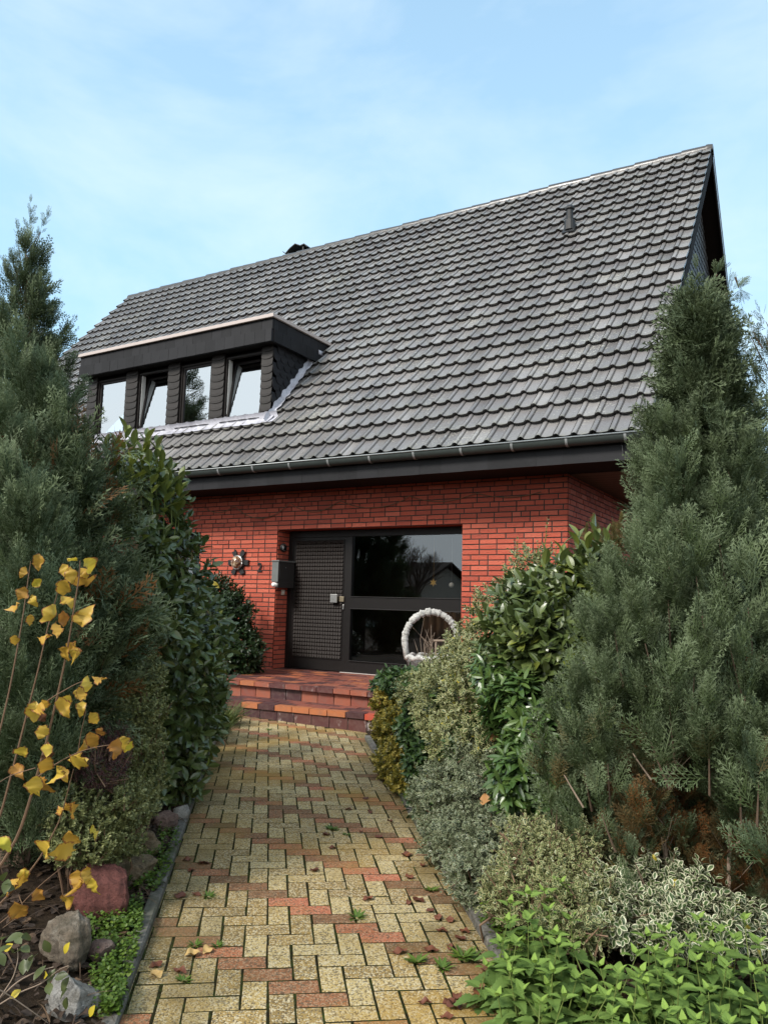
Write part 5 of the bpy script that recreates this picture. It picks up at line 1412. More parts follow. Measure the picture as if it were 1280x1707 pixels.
# grass tuft by the steps
def tuft(mb, c, n, hgt, spread, seed, tone=(0.3, 0.2)):
    r2 = np.random.default_rng(seed)
    az = r2.uniform(0, 6.28, n); rr_ = spread * np.sqrt(r2.random(n))
    o = np.asarray(c) + np.stack([rr_ * np.cos(az), rr_ * np.sin(az), np.zeros(n)], 1)
    g = np.stack([np.cos(az) * 0.5 + r2.normal(0, 0.25, n), np.sin(az) * 0.5 + r2.normal(0, 0.25, n), np.ones(n)], 1)
    mb.inst(L_BLADE, mats3(g, np.stack([-np.cos(az), -np.sin(az), np.full(n, 0.6)], 1) + r2.normal(0, 0.2, (n, 3)), hgt * r2.uniform(0.5, 1.1, n)), o, np.clip(r2.normal(*tone, n), 0, 1))
mb = MB()
for u, v, d, n_, h_ in ((374, 1196, 8.3, 220, .26), (366, 1180, 8.2, 160, .30), (380, 1210, 8.4, 120, .14)):
    q = P(u, v, d); q[2] = gz(q[0], q[1]); tuft(mb, q, n_, h_, 0.11, int(u * 7 + v))
tag(mb.build('grass_tuft', [M['grass']]), 'tuft of long grass beside the foot of the steps', 'grass')
mb = MB()
for u, v, d, n_, h_ in ((366, 1224, 7.8, 160, .18), (360, 1238, 7.5, 120, .15)):
    q = P(u, v, d); q[2] = gz(q[0], q[1]); tuft(mb, q, n_, h_, 0.10, int(u * 7 + v))
tag(mb.build('grass_tuft', [M['grass']]), 'shorter grass tuft at the path edge under the laurel', 'grass')

# ---------------------------------------------------------------- plants on the euonymus side
# big cypress
cb_ = P(1205, 1520, 3.95); cb_[2] = gz(cb_[0], cb_[1])
ctip = P(1162, 455, 3.95); Hc = ctip[2] - cb_[2]
prof = ([0, 0.12, 0.22, 0.32, 0.42, 0.52, 0.62, 0.72, 0.80, 0.88, 0.95, 1.0], [0.80, 0.86, 0.90, 0.84, 0.66, 0.50, 0.40, 0.32, 0.23, 0.14, 0.08, 0.03])
prof_c = prof
axis_xy = lambda z: cb_[:2] + (ctip - cb_)[:2] * np.clip((z - cb_[2]) / Hc, 0, 1)[:, None]
def dead_c(o, r2):
    rr_ = np.linalg.norm(o[:, :2] - axis_xy(o[:, 2]), axis=1)
    R_ = np.interp((o[:, 2] - cb_[2]) / Hc, *prof)
    low = np.clip((0.90 - (o[:, 2] - cb_[2])) / 0.45, 0, 1)
    inn = np.clip((0.80 - rr_ / R_) / 0.35, 0, 1)
    return np.where(r2.random(len(o)) < low * inn * 1.1, r2.uniform(0.4, 1.0, len(o)), np.where(r2.random(len(o)) < 0.10 * (low > 0), r2.uniform(0.1, 0.45, len(o)), 0.0))
def keep_c(tip, r2):
    z = tip[2] - cb_[2]
    ax = axis_xy(np.array([tip[2]]))[0]
    if z < 0.62:
        v = tip[:2] - ax; tocam = -ax / np.linalg.norm(ax)
        c = v @ tocam / (np.linalg.norm(v) + 1e-6); side = v[0] * tocam[1] - v[1] * tocam[0]
        if c > 0.1 and r2.random() < 0.85: return False
    return True
ex = []
r_ = np.random.default_rng(81)
for u, v, d, L, R_ in [(1160, 446, 3.95, .5, .045), (1148, 525, 3.9, .4, .06), (1185, 535, 3.95, .4, .06), (1128, 620, 3.85, .4, .07), (1115, 700, 3.8, .42, .08), (1092, 785, 3.75, .42, .085), (1090, 845, 3.6, .4, .09), (1065, 915, 3.6, .42, .095), (1110, 930, 3.45, .45, .12), (1150, 890, 3.4, .45, .12), (1015, 985, 3.6, .45, .11), (1060, 1010, 3.4, .4, .12), (985, 1060, 3.6, .4, .10), (1010, 1110, 3.4, .4, .11), (955, 1130, 3.6, .4, .10), (925, 1190, 3.6, .4, .10), (905, 1250, 3.6, .35, .09), (960, 1200, 3.4, .4, .10), (930, 1290, 3.45, .32, .09),
                       (1200, 1000, 3.2, .45, .13), (1240, 940, 3.3, .45, .13), (1160, 1060, 3.2, .42, .12), (1240, 1090, 3.1, .42, .12), (1110, 1110, 3.2, .4, .11), (1270, 1180, 3.0, .4, .12), (1180, 1170, 3.1, .38, .11), (1060, 1160, 3.25, .38, .10), (1230, 1240, 3.05, .34, .1), (1010, 1220, 3.35, .34, .10),
                       (1265, 1250, 2.9, .3, .09), (1275, 1330, 2.9, .3, .08), (1200, 720, 3.7, .45, .12), (1160, 680, 3.75, .45, .12), (1130, 760, 3.65, .42, .12), (1190, 830, 3.5, .45, .12), (1240, 760, 3.8, .45, .12), (1250, 850, 3.6, .45, .12),
                       (955, 1340, 3.4, .3, .08), (990, 1315, 3.3, .26, .07), (1045, 1400, 3.2, .22, .055), (1040, 1460, 3.15, .2, .05)]:
    ex.append(hang(u, v, d, L, R_, sd=r_.normal(0.05, 0.05)))
ex += [(P(1180, 500, 3.95), P(1232, 478, 3.95), .022), (P(1185, 470, 3.95), P(1200, 448, 3.93), .025), (P(1175, 545, 3.95), P(1225, 455, 3.95), .02), (P(1225, 462, 3.95), P(1234, 488, 3.95), .015)]
deadpl = []
for u, v, d in [(1060, 1300, 3.6), (1085, 1275, 3.65), (1040, 1340, 3.5), (1130, 1300, 3.7), (1150, 1340, 3.7), (1180, 1300, 3.75), (1240, 1310, 3.65), (1265, 1340, 3.5), (1250, 1400, 3.6), (1180, 1380, 3.75), (1075, 1390, 3.6), (1130, 1400, 3.75), (1030, 1420, 3.35), (1065, 1450, 3.4), (1150, 1450, 3.7), (1200, 1350, 3.45), (1190, 1430, 3.5), (1235, 1460, 3.5), (1270, 1450, 3.3), (1095, 1340, 3.75), (1000, 1400, 3.4), (1225, 1340, 3.8), (1120, 1360, 3.4), (1085, 1310, 3.35), (1170, 1480, 3.6), (1100, 1480, 3.6), (1060, 1340, 3.3), (1150, 1390, 3.4), (1245, 1400, 3.3), (1090, 1420, 3.45), (1200, 1460, 3.35), (1275, 1400, 3.2), (1145, 1270, 3.5), (1215, 1290, 3.5), (1070, 1250, 3.45)]:
    deadpl.append(hang(u, v, d, .28, .10, sd=r_.normal(0, .06)))
con = conifer('conifer', 'large grey-green cypress with a brown thinned-out base, in front of the gable', cb_, Hc * 0.97, prof, 190, 0.125, 52, (0.16, 0.31), SPRAYS, M['cypress'], 83, bend=tuple((ctip - cb_)[:2]), trunk_r=0.035, extra=ex, dead=dead_c, tone=(0.5, 0.16), keep=keep_c, lean=0.2, z0=0.06)
mb = MB(); plume_sprays(mb, deadpl, 170, (0.13, 0.24), SPRAYS, 84, lambda o, r2: np.where(r2.random(len(o)) < 0.62, r2.uniform(0.3, 1.0, len(o)), 0.0), (0.3, 0.2), 0.1)
mb.build('dead_branches', [M['cypress']], con)
pin = []; 
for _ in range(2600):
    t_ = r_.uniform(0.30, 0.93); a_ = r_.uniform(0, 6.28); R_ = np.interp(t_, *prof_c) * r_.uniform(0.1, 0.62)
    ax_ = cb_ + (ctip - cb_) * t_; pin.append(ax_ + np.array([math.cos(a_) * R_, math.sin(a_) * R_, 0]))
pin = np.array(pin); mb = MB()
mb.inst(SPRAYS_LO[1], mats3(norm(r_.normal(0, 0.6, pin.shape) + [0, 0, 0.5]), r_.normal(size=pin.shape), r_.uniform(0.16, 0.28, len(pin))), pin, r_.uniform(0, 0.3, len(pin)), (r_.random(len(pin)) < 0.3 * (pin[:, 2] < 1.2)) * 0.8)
mb.build('inner_foliage', [M['cypress']], con)
st = MB()
poly([(1118, 1475), (1108, 1420), (1104, 1360), (1112, 1300), (1114, 1250), (1118, 1200)], 3.35, 3.45, .013, .007)
poly([(1106, 1392), (1090, 1380), (1072, 1370)], 3.36, 3.3, .006, .003)
poly([(1222, 1540), (1213, 1470), (1216, 1400), (1216, 1340), (1210, 1290)], 3.3, 3.4, .013, .007)
poly([(1218, 1412), (1250, 1392), (1270, 1362), (1278, 1330)], 3.3, 3.2, .007, .004)
poly([(1200, 1560), (1196, 1480), (1190, 1420)], 3.35, 3.45, .008, .005)
poly([(972, 1346), (955, 1318), (940, 1292)], 3.35, 3.4, .006, .003)
poly([(1085, 1300), (1062, 1268), (1054, 1255)], 3.3, 3.35, .005, .003)
for k_ in range(46):
    u0, v0 = random.choice([(1104, 1380), (1110, 1320), (1214, 1380), (1216, 1330), (1106, 1430), (1212, 1460)]); a_ = random.uniform(-2.6, -0.5)
    v0 += random.uniform(-35, 35); L_ = random.uniform(25, 70)
    poly([(u0, v0), (u0 + math.cos(a_) * L_ * .5, v0 + math.sin(a_) * L_ * .4), (u0 + math.cos(a_) * L_, v0 + math.sin(a_) * L_ * .9)], 3.36, 3.36 + random.uniform(-.2, .12), .0028, .001)
st.build('bare_stem', [M['bark_pale']], con)

# darker sparse conifer behind it, at the edge of the garden
b2 = P(1320, 1000, 5.2); b2[2] = gz(b2[0], b2[1]); t2 = P(1285, 500, 5.2)
prof = ([0, 0.3, 0.6, 0.8, 0.92, 1], [0.65, 0.60, 0.45, 0.28, 0.14, 0.04])
ex = [(P(1275, 640, 5.2), P(1222, 545, 5.2), .06), (P(1270, 600, 5.2), P(1236, 520, 5.2), .05), (P(1290, 560, 5.2), P(1268, 520, 5.2), .07), (P(1280, 700, 5.2), P(1210, 600, 5.2), .08), (P(1262, 640, 5.2), P(1250, 570, 5.1), .06), (P(1240, 700, 5.1), P(1225, 640, 5.1), .08), (P(1270, 580, 5.1), P(1245, 532, 5.1), .04)]
conifer('conifer', 'sparse dark conifer partly hidden behind the grey-green cypress', b2, (t2 - b2)[2], prof, 90, 0.11, 52, (0.14, 0.26), SPRAYS_LO, M['cypress_dark'], 91, bend=tuple((t2 - b2)[:2]), trunk_r=0.05, extra=ex, lean=0.3)

# little yellowish yew by the house corner
YB = [B(985, 905, 7.6, .14, .14, .24), B(1015, 920, 7.5, .14, .14, .18), B(1035, 895, 7.6, .10, .1, .2), B(965, 925, 7.5, .12, .1, .16)]
pl = [hang(u, v, 7.6 + random.uniform(-.15, .15), .3, .07, sd=random.gauss(0, .04)) for u, v in ((965, 905), (978, 880), (990, 865), (1002, 890), (1012, 900), (1022, 875), (1036, 862), (1045, 880), (985, 910), (1000, 925), (1030, 905), (1050, 900), (958, 930))]
t = thing('yew', 'small yellowish evergreen beside the brick house corner', 'evergreen'); mb = MB()
plume_sprays(mb, pl, 330, (0.10, 0.18), SPRAYS_LO, 95, None, (0.5, 0.2), 0.4); mb.build('foliage', [M['thuja']], t)
st = MB(); q = P(1010, 1050, 7.6); g0 = q.copy(); g0[2] = gz(q[0], q[1]); st.tube([g0, q, P(1010, 900, 7.6)], [.03, .02, .006], 7); st.build('trunk', [M['bark']], t)

# laurel on this side
LB = [B(925, 1020, 4.75, .26, .3, .22), B(985, 1000, 4.7, .20, .28, .22), B(915, 1100, 4.5, .30, .3, .28), B(1000, 1060, 4.5, .24, .3, .3), B(955, 1190, 4.35, .22, .26, .26), B(868, 1085, 4.6, .18, .24, .20), B(885, 1015, 4.8, .16, .2, .15)]
RB = [B(868, 1190, 4.25, .17, .22, .22), B(905, 1240, 4.1, .17, .2, .20), B(870, 1295, 3.95, .13, .16, .18), B(920, 1310, 3.95, .15, .18, .17), B(840, 1120, 4.5, .16, .2, .16)]
shrub('rhododendron_bush', 'fresh green rhododendron with whorled leaves at the foot of the dark laurel', RB, 330, L_NARROWL, M['rhodo'], 107, nleaf=10, slen=(0.04, 0.07), llen=(0.085, 0.125), up=0.6, out=0.8, jit=0.3, tipg=0.7, inner=0.25, ang=(88, 45), stem='stem_green')
tops = [(935, 950, 4.6), (965, 935, 4.65), (995, 920, 4.7), (1010, 930, 4.7), (980, 945, 4.5), (905, 965, 4.6)]
shrub('laurel_bush', 'dark glossy laurel bush between the cream euonymus and the grey-green cypress', LB, 680, L_LAUREL, M['laurel'], 101, nleaf=8, slen=(0.12, 0.20), llen=(0.09, 0.14), up=0.6, out=0.75, jit=0.3, tipg=0.12, inner=0.2, extra=laurel_extra(tops, 103), stem='stem_green')

# cream variegated euonymus
def shoots_extra(px, tmpl, ll, seed, n_=22, L=(0.16, 0.30), tone=0.75):
    def f(mb, sb_):
        pts = np.array([P(*a) for a in px])
        leafy(mb, pts, np.tile([[0, 0, 1.0]], (len(pts), 1)), tmpl, n_, L, ll, up=1.0, out=0.8, jit=0.12, ang=(70, 30), seed=seed, pair=True, tone=np.full(len(pts), tone), stems=(sb_, 60), shrink=0.3)
    return f
EB = [B(850, 1040, 5.2, .26, .3, .26), B(805, 1095, 5.3, .26, .3, .22), B(752, 1140, 5.7, .24, .3, .18), B(815, 1150, 4.9, .26, .3, .28), B(760, 1180, 5.1, .26, .28, .26), B(830, 1230, 4.5, .20, .24, .2), B(780, 1240, 4.7, .2, .22, .18), B(705, 1155, 6.1, .18, .25, .14), B(880, 975, 5.2, .15, .2, .22)]
px = [(908, 905, 5.1), (898, 930, 5.1), (915, 925, 5.15), (862, 925, 5.2), (870, 950, 5.2), (842, 965, 5.3), (850, 985, 5.3), (890, 950, 5.1), (826, 1000, 5.4), (905, 950, 5.1), (880, 965, 5.2), (925, 935, 5.2)]
shrub('euonymus_bush', 'cream and green variegated euonymus hedge beside the laurel', EB, 1900, L_SMALL, M['eu_cream'], 111, nleaf=14, slen=(0.08, 0.14), llen=(0.026, 0.042), up=0.7, out=0.7, jit=0.45, pair=True, inner=0.15, lump=0.14, extra=shoots_extra(px, L_SMALL, (0.022, 0.034), 113), stem='stem_green', ang=(70, 32), dead=0.012, freq=7)
GB = [B(780, 1310, 4.45, .20, .22, .16), B(830, 1320, 4.2, .20, .22, .18), B(740, 1330, 4.6, .18, .2, .20), B(800, 1270, 4.5, .18, .2, .14), B(790, 1400, 4.1, .20, .2, .17), B(845, 1410, 3.85, .18, .2, .17), B(745, 1400, 4.35, .13, .15, .14), B(800, 1460, 3.8, .16, .16, .14)]
shrub('euonymus_bush', 'lower grey-green variegated euonymus spilling over the kerb below the cream one', GB, 1900, L_SMALL, M['eu_grey'], 121, nleaf=14, slen=(0.06, 0.11), llen=(0.018, 0.031), up=0.4, out=0.8, jit=0.5, pair=True, inner=0.15, lump=0.14, stem='twig', ang=(70, 32), freq=7)
HB2 = [B(655, 1215, 6.6, .15, .18, .16), B(660, 1270, 6.25, .16, .18, .16), B(678, 1310, 5.85, .13, .15, .13), B(650, 1170, 6.9, .14, .16, .12), B(690, 1340, 5.6, .08, .08, .08)]
shrub('euonymus_bush', 'golden yellow euonymus beside the end of the steps', HB2, 1150, L_ROUND, M['eu_yellow'], 131, nleaf=12, slen=(0.05, 0.1), llen=(0.020, 0.032), up=0.5, out=0.8, jit=0.5, pair=True, inner=0.2, lump=0.14, stem='twig', ang=(72, 32), tone=np.clip(np.random.default_rng(5).normal(0.62, 0.25, 1150), 0, 1))
SB = [B(662, 1140, 6.9, .14, .16, .12), B(700, 1150, 6.2, .16, .2, .14), B(700, 1210, 6.0, .15, .2, .20), B(710, 1280, 5.7, .13, .18, .18), B(715, 1350, 5.2, .12, .15, .13), B(640, 1140, 7.2, .1, .1, .12), B(690, 1130, 6.6, .12, .15, .08), B(735, 1170, 5.3, .10, .1, .12), B(772, 1255, 4.6, .10, .1, .12), B(800, 1200, 4.75, .08, .08, .10)]
shrub('skimmia', 'dark skimmia with whorled leaves between golden and cream euonymus', SB, 560, L_LAUREL, M['skimmia'], 141, nleaf=9, slen=(0.04, 0.08), llen=(0.055, 0.09), up=0.6, out=0.8, jit=0.35, inner=0.25, tipg=0.5, ang=(80, 40), stem='stem_green')
WB = [B(1110, 1535, 3.1, .17, .15, .09), B(1180, 1545, 3.1, .14, .14, .09), B(1060, 1515, 3.2, .13, .12, .10), B(1030, 1530, 3.1, .12, .12, .08), B(1150, 1490, 3.25, .12, .1, .10), B(1245, 1550, 3.1, .12, .1, .08), B(1095, 1470, 3.3, .10, .1, .09), B(1010, 1470, 3.3, .08, .1, .07)]
shrub('euonymus_bush', 'white-edged large-leaved euonymus at the brown base of the cypress', WB, 560, L_WIDE, M['eu_white'], 151, nleaf=9, slen=(0.06, 0.11), llen=(0.032, 0.052), up=0.6, out=0.7, jit=0.5, pair=True, inner=0.2, lump=0.14, stem='twig', ang=(72, 35), dead=0.01)
WB2 = [B(915, 1430, 3.5, .15, .16, .12), B(970, 1425, 3.45, .14, .14, .11), B(890, 1405, 3.55, .13, .15, .10), B(880, 1460, 3.4, .14, .14, .12), B(850, 1490, 3.4, .12, .12, .10), B(930, 1470, 3.35, .14, .14, .12), B(985, 1490, 3.25, .12, .12, .09), B(975, 1545, 3.05, .10, .12, .07), B(940, 1520, 3.1, .12, .12, .09)]
shrub('euonymus_bush', 'straw and cream coloured small-leaved euonymus tangle just above the nettles', WB2, 1050, L_SMALL, M['eu_cream'], 155, nleaf=12, slen=(0.06, 0.12), llen=(0.018, 0.032), up=0.6, out=0.7, jit=0.65, pair=True, stem='twig', lump=0.22, freq=8, stems=250)

# nettles
def nettles(label, stems, seed):
    t = thing('nettle', label, 'nettle'); mb = MB(); sb_ = MB(); r2 = np.random.default_rng(seed)
    more = [(u + r2.normal(0, 16), v + 14 + abs(r2.normal(0, 16)), d + r2.normal(0.06, 0.08)) for u, v, d in stems]
    for u, v, d in stems + more:
        v -= 26
        top = P(u, v, d); base = top + np.array([r2.normal(0, 0.06), r2.normal(0.03, 0.06), 0]); base[2] = gz(base[0], base[1]) - 0.02
        H = top[2] - base[2]
        mid = (top + base) / 2 + r2.normal(0, 0.015, 3)
        sb_.tube([base, mid, top], [0.0035, 0.003, 0.0015], 5, caps=False)
        npair = int(np.clip(H / 0.052, 3, 9)); ph = r2.uniform(0, 6.28); tone = np.clip(r2.normal(0.5, 0.2), 0, 1)
        for i in range(npair + 2):
            t_ = 1 - i / (npair + 1.0) * 0.86
            if i < 2: t_ = 1 - 0.02 * i
            q = base * (1 - t_) ** 2 + mid * 2 * t_ * (1 - t_) + top * t_ ** 2
            L = [0.022, 0.036, 0.050, 0.062, 0.070, 0.074, 0.074, 0.07, 0.066, 0.06, 0.055][min(i, 10)] * r2.uniform(0.85, 1.15) * 1.42
            el = [1.0, 0.55, 0.22, 0.05, -0.08, -0.2, -0.25, -0.3, -0.3, -0.3, -0.3][min(i, 10)]
            for s in (0, math.pi):
                az = ph + i * 1.57 + s + r2.normal(0, 0.15)
                g = np.array([[math.cos(az) * math.cos(el), math.sin(az) * math.cos(el), math.sin(el)]])
                nn = np.array([[-math.cos(az) * math.sin(el), -math.sin(az) * math.sin(el), math.cos(el)]]) + r2.normal(0, 0.12, (1, 3))
                T = (L_NETTLE[0], L_NETTLE[1], L_NETTLE[2] * np.array([1, max(0, 1 - i * 0.33), 1, 1]))
                mb.inst(T, mats3(g, nn, np.array([L])), (q + g[0] * 0.010)[None], np.clip(np.array([tone + r2.normal(0, 0.12)]), 0, 1))
    mb.build('foliage', [M['nettle']], t); sb_.build('stem', [M['stem_green']], t); return t
r_ = np.random.default_rng(161)
N1 = [(850, 1535, 3.0), (880, 1520, 3.0), (905, 1515, 3.05), (935, 1500, 3.1), (915, 1545, 2.95), (880, 1560, 2.9), (845, 1565, 2.95), (950, 1560, 2.95), (900, 1590, 2.85), (925, 1585, 2.85), (860, 1600, 2.85), (835, 1600, 2.9), (955, 1610, 2.8), (890, 1635, 2.75), (850, 1650, 2.75), (920, 1650, 2.7), (870, 1680, 2.65), (900, 1700, 2.6), (940, 1690, 2.6), (830, 1690, 2.7), (845, 1630, 2.8), (960, 1660, 2.7), (810, 1640, 2.9)]
nettles('bright green nettle clump nearest the path, under the straw-coloured tangle', N1, 163)
N2 = [(1165, 1560, 2.85), (1110, 1580, 2.8), (1080, 1590, 2.8), (1200, 1580, 2.75), (1225, 1595, 2.75), (1265, 1600, 2.75), (1130, 1610, 2.65), (1060, 1620, 2.7), (1105, 1640, 2.6), (1160, 1630, 2.6), (1210, 1640, 2.6), (1255, 1650, 2.6), (1030, 1650, 2.65), (1075, 1670, 2.55), (1130, 1670, 2.5), (1180, 1680, 2.5), (1235, 1690, 2.5), (1010, 1690, 2.6), (1050, 1705, 2.5), (1110, 1715, 2.45), (1160, 1730, 2.4), (1270, 1720, 2.45), (1215, 1735, 2.4), (1000, 1640, 2.75), (985, 1685, 2.65), (1300, 1640, 2.6), (1090, 1615, 2.75), (1150, 1595, 2.8), (1240, 1560, 2.95), (1060, 1660, 2.6), (1185, 1610, 2.7), (1020, 1720, 2.5)]
nettles('larger bright green nettle clump in the bottom corner below the white-edged euonymus', N2, 167)

# ---------------------------------------------------------------- ground cover, weeds, fallen leaves
mb = MB(); r_ = np.random.default_rng(171); pts = []
for u0, u1, v0, v1, n_, dmin in ((150, 235, 1560, 1706, 520, 0), (140, 235, 1520, 1560, 420, 0), (215, 285, 1425, 1500, 300, 0), (262, 300, 1395, 1425, 60, 0), (165, 200, 1640, 1706, 120, 0)):
    for _ in range(n_):
        q = on_ground(r_.uniform(u0, u1), r_.uniform(v0, v1))
        if q[0] < kl(q[1]) - 0.02 * r_.random(): pts.append(q + [0, 0, r_.uniform(0.015, 0.07)])
for _ in range(700):
    y = r_.uniform(2.9, 5.4); w_ = abs(r_.normal(0.08, 0.05)); pts.append(np.array([kr(y) + w_ * 0.777, y + w_ * 0.63, float(gz(kr(y), y)) + r_.uniform(0.02, 0.09)]))
pts = np.array(pts)
leafy(mb, pts, np.tile([[0, 0, 1.0]], (len(pts), 1)), L_ROUND, 5, (0.02, 0.05), (0.013, 0.026), up=1, out=0.5, jit=0.4, ang=(85, 50), seed=173)
tag(mb.build('ground_cover', [M['cover']]), 'low bright green ground cover creeping along both kerbs', 'ground cover', None, 'stuff')
mb = MB()
for _ in range(420):
    y = r_.uniform(1.7, 7.0); s = r_.choice([-1, 1]); x = (kl(y) + abs(r_.normal(0, 0.03)) if s < 0 else kr(y) - abs(r_.normal(0, 0.03)))
    tuft(mb, [x, y, float(gz(x, y)) - 0.004], 7, 0.035, 0.02, int(r_.integers(1e6)), (0.25, 0.2))
for _ in range(260):   # grass seedlings in the joints
    X, Y = int(r_.integers(-3, 10)), r_.uniform(-55, 18); q = lat(X + r_.normal(0, 0.05), Y)
    if (q[:2] - A1[:2]) @ s1n < -0.02: tuft(mb, q - [0, 0, 0.006], 5, 0.016, 0.018, int(r_.integers(1e6)), (0.3, 0.2))
tag(mb.build('joint_grass', [M['grass']]), 'short grass and moss sprouting in the paving joints', 'grass', None, 'stuff')

mb = MB(); n_ = 9000
y = np.where(r_.random(n_) < 0.75, r_.uniform(0.6, 4.2, n_), r_.uniform(-1.0, 7.0, n_)); sd_ = r_.choice([-1, 1], n_); w_ = 0.06 + 2.5 * r_.random(n_) ** 1.6
x = np.where(sd_ < 0, kl(y), kr(y)) + sd_ * w_ * 0.777; y2 = y + sd_ * w_ * 0.63
o = np.stack([x, y2, gz(x, y2) + 0.018 + np.minimum(0.05, w_ * 0.12) + wob(x, y2) * np.minimum(1, w_ * 3)], 1)
o[:, 2] += r_.uniform(0, 0.02, n_)
az = r_.uniform(0, 6.28, n_)
mb.inst(L_HAZEL, mats3(np.stack([np.cos(az), np.sin(az), r_.normal(0, 0.25, n_)], 1), np.stack([r_.normal(0, .35, n_), r_.normal(0, .35, n_), np.ones(n_)], 1), r_.uniform(0.018, 0.055, n_)), o, np.clip(r_.normal(0.3, 0.28, n_), 0, 0.95))
n_ = 6000; k_ = r_.integers(0, 9000, n_); az = r_.uniform(0, 6.28, n_)
mb.inst(L_BLADE, mats3(np.stack([np.cos(az), np.sin(az), r_.normal(0.1, 0.25, n_)], 1), np.stack([r_.normal(0, .3, n_), r_.normal(0, .3, n_), np.ones(n_)], 1), r_.uniform(0.05, 0.16, n_)), o[k_] + [0, 0, 0.012], np.clip(r_.normal(0.55, 0.2, n_), 0, 0.9))
tag(mb.build('leaf_litter', [M['litter']]), 'brown leaf litter and dry bits covering the soil of both beds', 'leaf litter', None, 'stuff')
WD = [(594, 1530, .05), (695, 1604, .055), (737, 1613, .05), (770, 1595, .06), (554, 1383, .05), (307, 1635, .035), (348, 1495, .04), (325, 1576, .035), (362, 1577, .03), (720, 1485, .045), (578, 1392, .03), (448, 1217, .04), (786, 1600, .06)]
proto = None
for u, v, h in WD:
    q = on_ground(u, v)
    if proto is None:
        mb = MB(); r2 = np.random.default_rng(5); n_ = 26
        az = r2.uniform(0, 6.28, n_); o = np.stack([np.cos(az), np.sin(az), np.zeros(n_)], 1) * 0.1 * r2.random((n_, 1))
        mb.inst(L_NARROW, mats3(np.stack([np.cos(az), np.sin(az), r2.uniform(0.15, 1.1, n_)], 1), np.stack([-np.cos(az) * .5, -np.sin(az) * .5, np.ones(n_)], 1), r2.uniform(0.5, 1.0, n_)), o, r2.random(n_))
        proto = o_ = mb.build('weed', [M['cover']])
    else: o_ = proto.copy(); COL.objects.link(o_)
    o_.location = q - np.array([0, 0, 0.004]); o_.scale = (h * 1.3, h * 1.3, h); o_.rotation_euler = (0, 0, random.uniform(0, 6))
    tag(o_, 'small green weed growing out of a joint of the paved path', 'weed', 'weeds in the path joints')

FL = [(a / 4 + 500, b / 4 + 1420) for a, b in [(730, 175), (450, 320), (725, 350), (790, 330), (920, 450), (1000, 465), (940, 535), (1065, 585), (1000, 645), (875, 660), (665, 675), (1210, 950), (990, 1010), (830, 1020), (1050, 980), (980, 1110), (1240, 800), (710, 30), (820, 100), (95, 130), (1180, 990), (1020, 1040), (870, 395), (1100, 540)]]
FL += [(a / 3.2 + 300, b / 3.2 + 1280) for a, b in [(780, 360), (810, 435), (1060, 372), (965, 345), (900, 225), (1010, 240), (990, 165), (1120, 290), (1210, 470)]]
FL += [(a / 4 + 200, b / 4 + 1420) for a, b in [(475, 130), (400, 300), (510, 290), (485, 695), (240, 830), (400, 810), (240, 765), (580, 668), (450, 60), (560, 80)]]
protos = []
for k_ in range(5):
    mb = MB(); T = L_HAZEL; Vv = T[0].copy(); Vv[:, 1] -= 0.5
    Vv[:, 2] = 0.9 * np.abs(Vv[:, 0]) ** 1.6 * (0.4 + 0.5 * k_ / 4) + 0.30 * Vv[:, 1] ** 2 + 0.07 * np.sin(Vv[:, 1] * 11 + k_) + 0.05
    Vv[:, 0] *= [0.9, 0.7, 1.0, 0.55, 0.8][k_]
    mb.inst((Vv, T[1], T[2]), np.eye(3)[None], np.zeros((1, 3)), np.array([[0.15, 0.45, 0.7, 0.3, 0.98][k_]]))
    protos.append(mb)
made = {}
for i, (u, v) in enumerate(FL):
    k_ = 4 if i in (36, 37, 40) else int(random.choice([0, 0, 1, 1, 3, 2]))
    if k_ not in made: o_ = made[k_] = protos[k_].build('fallen_leaf', [M['fallen']], None, True)
    else: o_ = made[k_].copy(); COL.objects.link(o_)
    q = on_ground(u, v); s = random.uniform(0.045, 0.075)
    o_.location = q + np.array([0, 0, 0.002]); o_.scale = (s, s, s * random.uniform(0.7, 1.2)); o_.rotation_euler = (random.gauss(0, .12), random.gauss(0, .12), random.uniform(0, 6.28))
    if k_ == 4: tag(o_, 'pale cream fallen leaf lying at the rocky edge of the path', 'leaf', 'pale fallen leaves on the path')
    else: tag(o_, 'curled reddish-brown fallen leaf lying on or beside the paving', 'leaf', 'brown fallen leaves on the path')
# a few leaves caught in the bushes
mb = MB()
for u, v, d, s in ((800, 1333, 4.0, .065), (817, 1230, 4.3, .06)):
    q = P(u, v, d); mb = MB(); mb.inst(L_HAZEL, mats3(np.array([[0.8, -0.3, 0.25]]), np.array([[-0.2, -0.8, 0.5]]), np.array([s])), q[None], np.array([0.86]))
    tag(mb.build('caught_leaf', [M['fallen']], None, True), 'orange-brown dead leaf caught on the ' + ('grey-green' if v > 1300 else 'cream') + ' euonymus', 'leaf')

# ---------------------------------------------------------------- basket planter on the platform
bk = thing('planter', 'white stone basket planter with a round hoop handle beside the glazing', 'planter')
pc = P(718, 1100, 9.25); r_ = np.random.default_rng(181)
zr_ = pc[2] + 0.03
dirx = np.array([0.859, 0.511, 0])          # the hoop faces the path
mb = MB()
